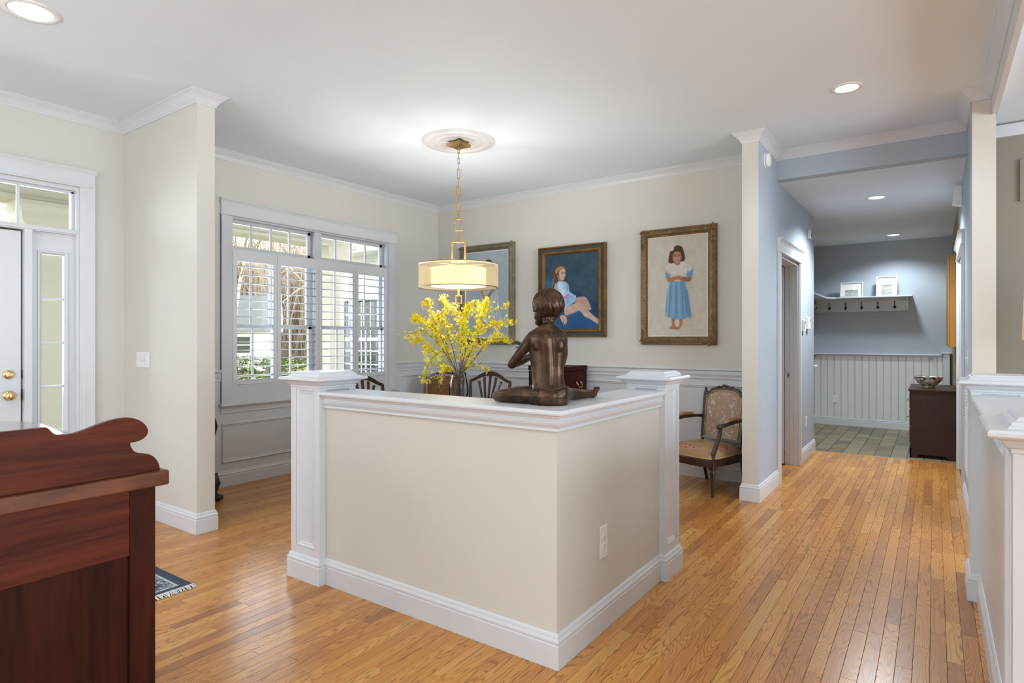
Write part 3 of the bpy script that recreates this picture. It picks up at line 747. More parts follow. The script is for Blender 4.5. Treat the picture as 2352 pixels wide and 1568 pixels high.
# shelf with coat hooks
sf = empty('coat_shelf', (-.9, 10.2, 1.70)); tag(sf, 'white wall shelf with a row of coat hooks below it', 'shelf')
def lo(o_, mb):
    ox, oy, oz = o_.location; mb.v = [(p[0] - ox, p[1] - oy, p[2] - oz) for p in mb.v]; return mb
lo(sf, MB().prism([(-1.518, 8.6), (-1.30, 8.6), (-1.30, 9.9), (-1.20, 10.04), (-.25, 10.04), (-.25, 10.298), (-1.518, 10.298)], 'z', 1.905, 1.927)).build('shelf_board', M['white'], sf, bevel=.004)
lo(sf, MB().box(-1.518, -.30, 10.278, 10.298, 1.715, 1.905)).build('hook_rail', M['white'], sf, bevel=.003)
lo(sf, MB().box(-1.518, -1.498, 8.7, 10.27, 1.715, 1.905)).build('hook_rail', M['white'], sf, bevel=.003)
lo(sf, MB().prism([(10.278, 1.72), (10.278, 1.905), (10.10, 1.905), (10.12, 1.885), (10.25, 1.85), (10.262, 1.72)], 'x', -.335, -.30)).build('bracket', M['white'], sf, bevel=.002)
lo(sf, mold_mb([(0, 1.865), (.012, 1.868), (.022, 1.885), (.036, 1.900), (.036, 1.905), (0, 1.905)], [(-1.49, 10.278), (-.30, 10.278)])).build('shelf_moulding', M['white'], sf)
def hook(x, y, rot):
    mb = MB().lathe([(.0, 0), (.020, 0), (.018, .006), (0, .008)], (0, 0, 0), 12, True, 'y', False)
    mb.v = [(p[0], -p[1], p[2]) for p in mb.v]
    mb.tube([(0, -.004, .012), (0, -.018, .030), (0, -.030, .052), (0, -.034, .068)], [.006, .005, .005, .006], 8)
    mb.ball((0, -.034, .072), .009)
    mb.tube([(0, -.004, -.006), (0, -.03, -.028), (0, -.052, -.024), (0, -.058, -.006)], [.006, .005, .005, .005], 8); mb.ball((0, -.058, -.002), .008)
    R = Matrix.Rotation(rot, 3, 'Z'); mb.v = [tuple(R @ Vector(p) + Vector((x, y, 1.775))) for p in mb.v]
    lo(sf, mb).build('coat_hook', M['iron'], sf)
for x_ in (-1.31, -1.094, -.883, -.678, -.468): hook(x_, 10.278, 0)
for y_ in (9.95, 9.72, 9.4): hook(-1.498, y_, R90)

def grid_canvas(name, w_, h_, nx, ny, img, parent, loc, plane='y', thick=.004, rot=None):
    """flat painted sheet: grid carrying the picture as a colour attribute; faces -y"""
    xs = np.linspace(-w_ / 2, w_ / 2, nx); zs = np.linspace(0, h_, ny)
    X_, Z_ = np.meshgrid(xs, zs); V = np.stack([X_.ravel(), np.zeros(X_.size), Z_.ravel()], 1)
    idx = np.arange(nx * ny).reshape(ny, nx)
    Fq = np.stack([idx[:-1, :-1].ravel(), idx[:-1, 1:].ravel(), idx[1:, 1:].ravel(), idx[1:, :-1].ravel()], 1)
    me = bpy.data.meshes.new(name); me.from_pydata(V.tolist(), [], Fq.tolist()); me.update()
    col_attr(me, np.concatenate([img.reshape(-1, 3), np.ones((nx * ny, 1))], 1), 'img'); me.materials.append(M['vcol'])
    o = bpy.data.objects.new(name, me); COL.objects.link(o); o.parent = parent; o.location = loc
    sdf = o.modifiers.new('thickness', 'SOLIDIFY'); sdf.thickness = thick; sdf.offset = -1
    if rot: o.rotation_euler = rot
    return o
class Img:
    """tiny painter on a float grid: smooth filled shapes with feathered edges, sRGB colours, y up, unit = picture height"""
    def __init__(s, nx, ny, asp, bg):
        s.nx, s.ny = nx, ny; s.X, s.Y = np.meshgrid(np.linspace(0, asp, nx), np.linspace(0, 1, ny)); s.A = np.ones((ny, nx, 3)) * np.array(bg) / 255.; s.rs = np.random.default_rng(3)
    def field(s, sc):
        g = s.rs.random((sc + 2, sc + 2)); fx = (s.X / s.X.max()) * sc; fy = s.Y * sc; ix = fx.astype(int); iy = fy.astype(int); tx = fx - ix; ty = fy - iy
        tx = tx * tx * (3 - 2 * tx); ty = ty * ty * (3 - 2 * ty)
        return (g[iy, ix] * (1 - tx) + g[iy, ix + 1] * tx) * (1 - ty) + (g[iy + 1, ix] * (1 - tx) + g[iy + 1, ix + 1] * tx) * ty
    def mot(s, amt, sc=9): s.A *= (1 + amt * (s.field(sc) - .5) + amt * .6 * (s.field(sc * 3) - .5))[..., None]
    def put(s, m, c, a=1.0): m = (m * a)[..., None]; s.A = s.A * (1 - m) + np.array(c) / 255. * m
    def ell(s, cx, cy, rx, ry, c, a=1, rot=0, soft=.004):
        dx, dy = s.X - cx, s.Y - cy; ca, sa = math.cos(rot), math.sin(rot); u_, v_ = dx * ca + dy * sa, -dx * sa + dy * ca
        d_ = (np.sqrt((u_ / rx) ** 2 + (v_ / ry) ** 2) - 1) * min(rx, ry); s.put(np.clip(.5 - d_ / (2 * soft), 0, 1), c, a)
    def poly(s, pts, c, a=1, smooth=True, soft=.003):
        P_ = np.array(pts, float)
        if smooth:
            out = []; n = len(P_)
            for i in range(n):
                p0, p1, p2, p3 = P_[i - 1], P_[i], P_[(i + 1) % n], P_[(i + 2) % n]
                for t in np.linspace(0, 1, 6, endpoint=False): out.append(.5 * ((2 * p1) + (-p0 + p2) * t + (2 * p0 - 5 * p1 + 4 * p2 - p3) * t * t + (-p0 + 3 * p1 - 3 * p2 + p3) * t ** 3))
            P_ = np.array(out)
        ins = np.zeros(s.X.shape, bool); dist = np.full(s.X.shape, 9.)
        x0, y0 = P_.min(0) - .02; x1, y1 = P_.max(0) + .02
        for i in range(len(P_)):
            (ax, ay), (bx, by) = P_[i - 1], P_[i]
            cond = ((ay > s.Y) != (by > s.Y)) & (s.X < (bx - ax) * (s.Y - ay) / (by - ay + 1e-12) + ax); ins ^= cond
            ex, ey = bx - ax, by - ay; t = np.clip(((s.X - ax) * ex + (s.Y - ay) * ey) / (ex * ex + ey * ey + 1e-12), 0, 1)
            dist = np.minimum(dist, np.hypot(s.X - ax - t * ex, s.Y - ay - t * ey))
        sd = np.where(ins, -dist, dist); s.put(np.clip(.5 - sd / (2 * soft), 0, 1), c, a)
    def line(s, pts, wd, c, a=1, soft=.003):
        for (ax, ay), (bx, by) in zip(pts[:-1], pts[1:]):
            ex, ey = bx - ax, by - ay; t = np.clip(((s.X - ax) * ex + (s.Y - ay) * ey) / (ex * ex + ey * ey + 1e-12), 0, 1)
            d_ = np.hypot(s.X - ax - t * ex, s.Y - ay - t * ey) - wd / 2; s.put(np.clip(.5 - d_ / (2 * soft), 0, 1), c, a)
    def get(s):
        A = np.clip(s.A, 0, 1); return np.where(A <= .04045, A / 12.92, ((A + .055) / 1.055) ** 2.4)

def small_frame(name, x0, x1, h, img, label):
    g = empty(name, ((x0 + x1) / 2, 10.13, 1.9275)); tag(g, label, 'picture frame'); w_ = x1 - x0; th = .35 * 0 + math.radians(12)
    mb = rect_mold([(0, 0), (0, .014), (.014, .014), (.016, .008), (.016, 0)], -w_ / 2, w_ / 2, 0, h, 'y', 0, -1)
    f_ = mb.build('frame', M['white'], g); b_ = MB().box(-w_ / 2 + .003, w_ / 2 - .003, .0, .004, .003, h - .003).build('mat_board', M['plate'], g)
    mw, mh = img[1], img[2]
    c_ = grid_canvas('photo_print', mw, mh, img[0].nx, img[0].ny, img[0].get(), g, (0, -.0045, (h - mh) / 2), thick=.002)
    R = Matrix.Rotation(-th, 4, 'X')
    for o in (f_, b_, c_): o.matrix_local = R @ o.matrix_local
im = Img(40, 26, 1.5, (118, 126, 92)); im.mot(.25); im.poly([(0, 1), (1.5, 1), (1.5, .62), (.7, .55), (0, .66)], (70, 78, 50)); im.ell(.62, .42, .10, .17, (30, 28, 26)); im.ell(.86, .42, .10, .17, (225, 215, 205)); im.ell(.62, .62, .06, .07, (40, 34, 30)); im.ell(.86, .62, .06, .07, (60, 44, 36)); im.mot(.2, 12)
small_frame('picture_frame', -1.150, -.855, .225, (im, .17, .112), 'white landscape frame with a small green photo on the coat shelf')
im = Img(34, 42, .8, (46, 54, 40)); im.mot(.4)
for q in ((.3, .62), (.48, .7), (.42, .4), (.6, .45)): im.ell(q[0], q[1], .09, .10, (225, 222, 214))
im.mot(.3, 10)
small_frame('picture_frame', -.688, -.432, .292, (im, .135, .165), 'taller white frame with a dark flower photo on the coat shelf')
g = empty('picture_frame', (-1.43, 9.55, 1.9275)); tag(g, 'white frame leaning at the left end of the coat shelf', 'picture frame')
rect_mold([(0, 0), (0, .014), (.03, .014), (.03, 0)], -.12, .12, 0, .32, 'x', 0, 1).build('frame', M['white'], g); MB().box(-.004, .002, -.118, .118, .003, .317).build('mat_board', M['plate'], g); g.rotation_euler = (0, -math.radians(9), 0)

# chest with bowl
ch = empty('mudroom_chest', (-.02, 8.45, 0)); tag(ch, 'dark cherry chest standing on the slate tiles, bowl on top', 'chest')
cx0, cx1, cy0, cy1 = -.205, .225, -.475, .475
MB().box(cx0 + .012, cx1 - .005, cy0 + .012, cy1 - .012, .09, .728).build('body', M['cherry'], ch, bevel=.002)
MB().box(cx0 - .012, cx1 - .003, cy0 - .010, cy1 + .010, .735, .757).build('top', M['cherry'], ch, bevel=.006, seg=3)
MB().box(cx0 - .002, cx1 - .004, cy0, cy1, .724, .736).build('top_bead', M['mahog_s'], ch, bevel=.004)
pl = [(cx0, .0), (cx0 + .07, .0), (cx0 + .08, .012), (cx0 + .095, .038), (cx1 - .1, .038), (cx1 - .085, .012), (cx1 - .075, 0), (cx1 - .004, 0), (cx1 - .004, .10), (cx1 - .012, .112), (cx0 + .006, .112), (cx0, .10)]
MB().prism(pl, 'y', cy0, cy0 + .018).build('plinth', M['cherry'], ch, bevel=.002); MB().prism(pl, 'y', cy1 - .018, cy1).build('plinth', M['cherry'], ch, bevel=.002)
MB().prism([(cy0, 0), (cy0 + .1, 0), (cy0 + .14, .035), (cy1 - .14, .035), (cy1 - .1, 0), (cy1, 0), (cy1, .112), (cy0, .112)], 'x', cx0, cx0 + .018).build('plinth', M['cherry'], ch, bevel=.002)
for k, z in enumerate((.16, .35, .54)):
    d_ = MB().box(cx0 - .002, cx0 + .015, cy0 + .03, cy1 - .03, z, z + .172).build('drawer', M['cherry'], ch, bevel=.003)
    for yy in (cy0 + .10, cy1 - .2):
        MB().tube([(cx0 - .002, yy, z + .10), (cx0 - .022, yy + .005, z + .085), (cx0 - .024, yy + .05, z + .075), (cx0 - .022, yy + .095, z + .085), (cx0 - .002, yy + .10, z + .10)], .004, 8).build('drawer_pull', M['nickel'], d_)
bw_ = NT('famille_porcelain'); v = bw_.coords('Object'); vo = bw_.node('ShaderNodeTexVoronoi'); vo.inputs['Scale'].default_value = 26; bw_.link(v, vo.inputs[0])
nz = bw_.noise(v, 22, 3); c_ = bw_.ramp(nz, [(.38, (.05, .13, .05)), (.45, (.09, .07, .20)), (.52, (.32, .08, .07)), (.60, (.16, .22, .08))])
m_ = bw_.math('GREATER_THAN', bw_.noise(v, 34, 2), .53); bw_.set(bw_.mix(m_, (.66, .62, .50), c_), .18, 0, .5)
M['porcelain'] = bw_.m
bo = MB().lathe([(.0, .0), (.058, 0), (.060, .012), (.055, .02), (.075, .032), (.110, .062), (.130, .095), (.138, .122), (.142, .125), (.139, .128), (.132, .120), (.122, .090), (.100, .062), (.06, .034), (0, .028)], (0, 0, 0), 40, True, 'z', False).build('porcelain_bowl', M['porcelain'])
bo.location = (-.055, 8.31, .7575); tag(bo, 'flower-painted porcelain bowl standing on the dark chest', 'bowl')

oc = empty('oak_wall_cabinet', (.19, 8.6, 1.22)); tag(oc, 'golden oak cabinet hung on the mudroom right wall', 'cabinet')
MB().box(-.050, .016, -.45, .55, 0, 1.02).build('body', M['oakcab'], oc, bevel=.004); MB().box(-.070, -.051, -.44, .045, .01, 1.01).build('door', M['oakcab'], oc, bevel=.004); MB().box(-.070, -.051, .055, .54, .01, 1.01).build('door', M['oakcab'], oc, bevel=.004)
hk = MB().lathe([(.0, 0), (.014, 0), (.012, .006), (.006, .010), (.006, .022), (.011, .028), (.009, .036), (0, .038)], (0, 0, 0), 12, True, 'y', False)
hk.v = [(p[0], -p[1], p[2]) for p in hk.v]; hko = hk.build('robe_hook', M['nickel']); hko.location = (-.03, 10.287, 1.035); tag(hko, 'small nickel robe hook on the beadboard above the bowl', 'hook')

# =================================================================== WALL DEVICES
def outlet(name, loc, rz, label, group=None, w_=.070, h_=.115, two=True):
    g = empty(name, loc, rz); tag(g, label, 'outlet', group)
    MB().box(-w_ / 2, w_ / 2, -.006, 0, -h_ / 2, h_ / 2).build('cover_plate', M['plate'], g, bevel=.003, seg=3)
    for s in (-1, 1):
        r = MB().lathe([(0, 0), (.0165, 0), (.016, .003), (0, .003)], (0, 0, 0), 20, False, 'y', False); r.v = [(p[0], -.006 - p[1], p[2] + s * .0195) for p in r.v]
        ro = r.build('receptacle', M['plate'], g)
        MB().box(-.0075, -.0055, -.0096, -.008, s * .0195 - .002, s * .0195 + .007).box(.0055, .0075, -.0096, -.008, s * .0195 - .002, s * .0195 + .006).box(-.002, .002, -.0096, -.008, s * .0195 - .011, s * .0195 - .007).build('slot', M['slot'], ro)
    return g
outlet('wall_outlet', (-1.233, 2.466, .395), R90, 'white outlet on the cream half wall facing the hall', None, .074, .145)
outlet('wall_outlet', (-1.157, 7.259, .402), R90, 'white outlet low on the blue hall wall past the doorway')
outlet('wall_outlet', (-1.234, 10.286, .402), 0, 'white outlet on the beadboard in the mudroom')
outlet('wall_outlet', (-1.80, 5.681, .37), 0, 'white outlet on the wainscot behind the carved armchair')
sw = empty('light_switch', (-4.8435, 2.073, 1.158)); tag(sw, 'white four-gang switch plate on the cream wing wall', 'light switch')
MB().box(-.103, .103, -.006, 0, -.058, .058).build('cover_plate', M['plate'], sw, bevel=.003)
for k in range(4):
    x_ = -.069 + .046 * k; MB().box(x_ - .005, x_ + .005, -.008, -.006, -.012, .012).build('switch_slot', M['plate'], sw, bevel=.0005)
    if k == 2: o = MB().lathe([(0, 0), (.012, 0), (.011, .012), (0, .013)], (0, 0, 0), 16, True, 'y', False); o.v = [(p[0] + x_, -.008 - p[1], p[2]) for p in o.v]; o.build('dimmer_knob', M['plate'], sw)
    else: MB().prism([(-.008, -.004), (-.020, .004), (-.020, .010), (-.008, .006)], 'x', x_ - .004, x_ + .004).build('toggle', M['plate'], sw)
def lathe_y(prof, n=24):
    m_ = MB().lathe(prof, (0, 0, 0), n, True, 'x', False); return m_
sd = empty('smoke_detector', (-1.157, 5.309, 2.806)); tag(sd, 'round white smoke detector high on the blue hall wall', 'smoke detector')
MB().lathe([(0, 0), (.066, 0), (.066, .008), (.060, .010), (0, .010)], (0, 0, 0), 28, True, 'x', False).build('base_plate', M['plate'], sd)
MB().lathe([(0, .012), (.058, .012), (.060, .020), (.057, .034), (.046, .042), (0, .044)], (0, 0, 0), 28, True, 'x', False).build('cover', M['plate'], sd)
md = empty('motion_sensor', (-1.157, 7.384, 2.482)); tag(md, 'small white sensor box high on the blue wall beside the mudroom', 'sensor'); MB().box(0, .035, -.03, .03, -.05, .05).build('case', M['plate'], md, bevel=.006, seg=3)
MB().box(.035, .037, -.012, .012, -.03, 0).build('lens', M['slot'], md)
t1 = empty('alarm_keypad', (-1.157, 7.05, 1.455)); tag(t1, 'white alarm keypad with dark buttons on the blue wall', 'keypad'); MB().box(0, .026, -.055, .055, -.062, .062).build('case', M['plate'], t1, bevel=.005)
MB().box(.026, .0275, .02, .045, .02, .05).build('display', M['slot'], t1); MB().box(.026, .0275, -.048, -.02, -.04, .04).build('buttons', M['slot'], t1)
t2 = empty('thermostat', (-1.157, 7.30, 1.487)); tag(t2, 'taller white thermostat right of the keypad', 'thermostat'); MB().box(0, .034, -.06, .06, -.068, .068).build('case', M['plate'], t2, bevel=.006)
MB().box(.034, .0355, .015, .048, .02, .048).build('display', M['slot'], t2)
ws_ = empty('wall_sounder', (.207, 6.78, 2.607)); tag(ws_, 'white wedge-shaped alarm sounder on the right hall wall', 'sensor'); MB().prism([(0, -.09), (-.075, -.07), (-.055, .075), (0, .09)], 'y', -.06, .06).build('case', M['plate'], ws_, bevel=.006)
for o in (ws_.children[0],): o.data.transform(Matrix(((1, 0, 0, 0), (0, 1, 0, 0), (0, 0, 1, 0), (0, 0, 0, 1))))
sw2 = empty('light_switch', (.207, 5.55, 1.17)); tag(sw2, 'white switch plate on the right hall wall near the corner', 'light switch'); MB().box(-.006, 0, -.036, .036, -.058, .058).build('cover_plate', M['plate'], sw2, bevel=.002); MB().box(-.018, -.006, -.004, .004, -.004, .012).build('toggle', M['plate'], sw2)
vg = empty('return_air_grille', (.207, 5.62, .62)); tag(vg, 'tall white return-air grille on the right hall wall', 'vent')
MB().box(-.010, 0, -.30, .30, -.34, .34).build('frame', M['white'], vg, bevel=.003)
for k in range(24): MB().box(-.014, -.009, -.27, .27, -.31 + k * .026, -.31 + k * .026 + .012).build('slat', M['white'], vg)

# =================================================================== LIGHT FITTINGS
def downlight(loc, label, power, size=.084, spot=True, angle=150, group='recessed ceiling lights'):
    g = empty('recessed_light', loc); tag(g, label, 'ceiling light', group)
    MB().lathe([(size * .80, -.001), (size * .84, -.006), (size * 1.08, -.006), (size * 1.12, -.002), (size * 1.12, 0), (size * .80, 0)], (0, 0, 0), 40, True, 'z', False).build('trim_ring', M['plate'], g)
    MB().lathe([(0, -.0035), (size * .82, -.0035), (size * .82, -.0005), (0, -.0005)], (0, 0, 0), 40, False, 'z', False).build('lens', M['can'], g)
    l = bpy.data.lights.new('downlight_lamp', 'SPOT'); l.energy = power; l.spot_size = math.radians(angle); l.spot_blend = .6; l.shadow_soft_size = .09; l.color = (.81, .92, 1.0)
    o = bpy.data.objects.new('downlight_lamp', l); COL.objects.link(o); o.parent = g; o.location = (0, 0, -.015)
DL = 90
downlight((-3.757, 1.078, CEIL), 'recessed ceiling light over the entry, top left', 42, .112)
downlight((-.475, 4.535, CEIL), 'recessed ceiling light in front of the blue hall', 62)
downlight((-.475, 7.025, LOW), 'recessed light in the lowered hall ceiling, nearer one', 430)
downlight((-.457, 9.703, LOW), 'recessed light in the lowered ceiling near the mudroom back wall', 135, angle=140)
downlight((-.475, 1.35, CEIL), 'added unseen ceiling light above the camera side of the hall', 24)  # this and the next three are invented fill lights, out of view
downlight((-2.3, .35, CEIL), 'added unseen ceiling light above the mahogany chest', 14)
downlight((-.9, -1.3, CEIL), 'added unseen ceiling light near the rear wall, right one', 14)
downlight((-3.4, -1.3, CEIL), 'added unseen ceiling light near the rear wall, left one', 14)

def fill_uplight(x_, y_, label, power):  # added unseen uplight, stands in for light bounced off the ceiling
    g = empty('added_uplight', (x_, y_, 0)); tag(g, label, 'fill light', 'added fill uplights behind the camera')
    MB().lathe([(0, 0), (.14, 0), (.14, .015), (.03, .035), (.013, .06), (.013, 1.78), (0, 1.78)], (0, 0, 0), 24, True, 'z', False).build('stand', M['nickel'], g)
    MB().lathe([(.02, 1.77), (.10, 1.80), (.17, 1.86), (.19, 1.90), (.186, 1.90), (.165, 1.865), (.10, 1.808), (.02, 1.78)], (0, 0, 0), 32, True, 'z', False).build('bowl', M['nickel'], g)
    l = bpy.data.lights.new('added_uplight_source', 'AREA'); l.shape = 'DISK'; l.size = .28; l.energy = power; l.color = (.81, .92, 1.0)
    o = bpy.data.objects.new('added_uplight_source', l); COL.objects.link(o); o.parent = g; o.location = (0, 0, 1.895); o.rotation_euler = (math.pi, 0, 0)
fill_uplight(-2.9, -1.1, 'added fill uplight, unseen behind the mahogany chest side of the room', 34)
fill_uplight(-.2, -1.2, 'added fill uplight, unseen behind the hall side of the room', 34)

CHX, CHY = -3.29, 3.88
md_ = MB().lathe([(0, CEIL - .004), (.155, CEIL - .004), (.16, CEIL - .012), (.172, CEIL - .016), (.182, CEIL - .010), (.20, CEIL - .007), (.225, CEIL - .009), (.232, CEIL - .018), (.248, CEIL - .022), (.262, CEIL - .016), (.27, CEIL - .008), (.288, CEIL - .007), (.298, CEIL - .012), (.308, CEIL - .008), (.312, CEIL - .0005)], (0, 0, 0), 72, True, 'z', False).build('ceiling_medallion', M['white'])
md_.location = (CHX, CHY, 0); tag(md_, 'round white plaster medallion on the ceiling above the pendant', 'medallion')
pe = empty('pendant_light', (CHX, CHY, 0)); tag(pe, 'drum pendant lamp with cream sheer shade on a gold link chain', 'pendant lamp')
n_ = 12; mb = MB()                                           # canopy: square plate with incurved sides
pts = []
for s in range(4):
    a0 = math.pi / 4 + s * R90 + .0; p0 = Vector((.105 * math.cos(a0), .105 * math.sin(a0))); p1 = Vector((.105 * math.cos(a0 + R90), .105 * math.sin(a0 + R90)))
    for k in range(n_):
        t = k / n_; q = p0.lerp(p1, t); q *= 1 - .16 * math.sin(math.pi * t); pts.append((q.x, q.y))
cano = mb.prism(pts, 'z', CEIL - .045, CEIL - .020)
cano.prism([(x_ * .8, y_ * .8) for x_, y_ in pts], 'z', CEIL - .052, CEIL - .004).build('canopy', M['bronzegold'], pe, bevel=.003)
MB().lathe([(0, CEIL - .07), (.012, CEIL - .07), (.014, CEIL - .055), (.010, CEIL - .05), (0, CEIL - .05)], (0, 0, 0), 12, True).build('canopy_loop', M['bronzegold'], pe)
vz = lambda v_: CH + (HY - v_) * 5.071 / F
links = [(339, 353, 5), (350, 366, 5), (363, 377, 5), (374, 391, 5), (388, 411, 7), (408, 432, 8), (429, 450, 10), (447, 469, 8), (466, 488, 10), (485, 505, 10), (501, 530, 18), (526, 558, 15), (553, 603, 34), (652, 682, 21), (678, 698, 15), (694, 711, 10)]
for k, (va, vb, wpx) in enumerate(links):
    z1, z0 = vz(va), vz(vb); hw_ = wpx / 2 * 5.071 / F; t = max(.0045, min(.016, hw_ * .36)); a = math.radians(35 + (0 if k % 2 == 0 else 90)); dx, dy = math.cos(a), math.sin(a)
    mb = MB(); tt = max(.004, t * .8)
    def P3(x_, y_, z_): return (x_ * dx - y_ * dy, x_ * dy + y_ * dx, z_)
    for (xa, xb, za, zb) in ((-hw_, -hw_ + t, z0, z1), (hw_ - t, hw_, z0, z1), (-hw_ + t, hw_ - t, z0, z0 + t), (-hw_ + t, hw_ - t, z1 - t, z1)):
        m2 = MB().box(xa, xb, -tt / 2, tt / 2, za, zb); mb.add([P3(*p) for p in m2.v], m2.f)
    mb.build('chain_link', M['bronzegold'], pe, fix=False, bevel=.0012, seg=1)
def shade_mat(name, col, transp, trans):
    t = NT(name); n = t.n; di = n.new('ShaderNodeBsdfDiffuse'); di.inputs[0].default_value = (*col, 1); tl = n.new('ShaderNodeBsdfTranslucent'); tl.inputs[0].default_value = (*col, 1)
    tp = n.new('ShaderNodeBsdfTransparent'); tp.inputs[0].default_value = (1, .95, .82, 1); m1 = n.new('ShaderNodeMixShader'); m1.inputs[0].default_value = trans; m2 = n.new('ShaderNodeMixShader')
    v = t.coords('Object'); wv = t.noise(v, 240, 2); t.link(t.math('ADD', t.math('MULTIPLY', wv, .16 if transp > .1 else 0.0), transp - (.08 if transp > .1 else 0.0)), m2.inputs[0])
    t.link(di.outputs[0], m1.inputs[1]); t.link(tl.outputs[0], m1.inputs[2]); t.link(m1.outputs[0], m2.inputs[1]); t.link(tp.outputs[0], m2.inputs[2]); t.link(m2.outputs[0], n['Material Output'].inputs[0]); return t.m
M['sheer'] = shade_mat('sheer_organza', (.95, .85, .60), .36, .55)
M['linen'] = shade_mat('linen_inner_shade', (.78, .64, .46), .0, .09)
SZ0, SZ1, SR = 1.747, 1.941, .335
MB().lathe([(SR, SZ0), (SR, SZ1)], (0, 0, 0), 96, True, 'z', False).build('sheer_shade', M['sheer'], pe, fix=False)
MB().lathe([(.232, SZ0 + .012), (.232, SZ1 - .03)], (0, 0, 0), 72, True, 'z', False).build('inner_shade', M['linen'], pe, fix=False)
for z in (SZ0, SZ1): MB().lathe([(SR - .002, z - .003), (SR + .002, z - .003), (SR + .002, z + .003), (SR - .002, z + .003)], (0, 0, 0), 96, True, 'z', False).build('shade_rim', M['bronzegold'], pe)
MB().lathe([(0, SZ0 + .010), (.230, SZ0 + .010), (.230, SZ0 + .014), (0, SZ0 + .014)], (0, 0, 0), 72, False, 'z', False).build('diffuser', M['bulb'], pe)
for k in range(3):
    a = k * 2.0944 + .4; MB().tube([(0, 0, SZ1 - .004), (SR * math.cos(a), SR * math.sin(a), SZ1 - .002)], .003, 6).build('spider_arm', M['bronzegold'], pe)
MB().tube([(0, 0, SZ0 - .02), (0, 0, vz(600))], .007, 8).build('stem', M['bronzegold'], pe)
l = bpy.data.lights.new('pendant_downlight', 'AREA'); l.shape = 'DISK'; l.size = .42; l.energy = 5; l.color = (1, .95, .87)
o = bpy.data.objects.new('pendant_downlight', l); COL.objects.link(o); o.parent = pe; o.location = (0, 0, SZ0 + .008)
for k in range(3):
    a = k * 2.0944; l = bpy.data.lights.new('pendant_bulb', 'POINT'); l.energy = 19; l.color = (1, .95, .87); l.shadow_soft_size = .03
    o = bpy.data.objects.new('pendant_bulb', l); COL.objects.link(o); o.parent = pe; o.location = (.11 * math.cos(a), .11 * math.sin(a), 1.845)

# =================================================================== PAINTINGS
def ornament(mb, cx, cz, sx, sz, rs, n=26, ext=.20, wd=.075, yy=-.045):
    """carved scrolls and leaves running both ways from a frame corner"""
    for k in range(n):
        leg = k % 2; t = (k // 2 + .5) / (n / 2); a = t * ext; b = wd * (.5 + rs.uniform(-.34, .34))
        px, pz = (a, b) if leg == 0 else (b, a)
        r = rs.uniform(.009, .016) * (1 - .35 * t)
        mt = Matrix.Rotation(rs.uniform(0, 3.1), 3, 'Y')
        mb.ball((cx + sx * px, yy + rs.uniform(-.004, .006), cz + sz * pz), r * rs.uniform(1.0, 1.7), r * .9, r * .75, 8, 6, mt)
def picture(x0, x1, z0, z1, img, prof, mats, label, liner, orn=True):
    """hung painting; profile parts = list of (profile, material, name)"""
    g = empty('framed_painting', ((x0 + x1) / 2, 5.684, z0)); tag(g, label, 'painting'); w_, h_ = x1 - x0, z1 - z0
    for pr, mt, nm in prof:
        rect_mold(pr, -w_ / 2, w_ / 2, 0, h_, 'y', 0, -1).build(nm, mt, g)
    if orn:
        rs = random.Random(5)
        for (cx, cz, sx, sz) in ((-w_ / 2, 0, 1, 1), (w_ / 2, 0, -1, 1), (w_ / 2, h_, -1, -1), (-w_ / 2, h_, 1, -1)):
            mb = MB(); ornament(mb, cx, cz, sx, sz, rs); stuff(mb.build('corner_carving', orn, g, fix=False))
    ins = liner
    grid_canvas('canvas', w_ - 2 * ins, h_ - 2 * ins, img.nx, img.ny, img.get(), g, (0, -.022, ins), thick=.006)
    return g
FR_A = [(0, 0), (0, .030), (.004, .040), (.012, .044), (.020, .040), (.030, .046), (.048, .050), (.058, .044), (.064, .034), (.072, .036), (.078, .030), (.080, .0)]
LINER = [(.079, 0), (.079, .030), (.083, .030), (.090, .026), (.092, .022), (.092, 0)]

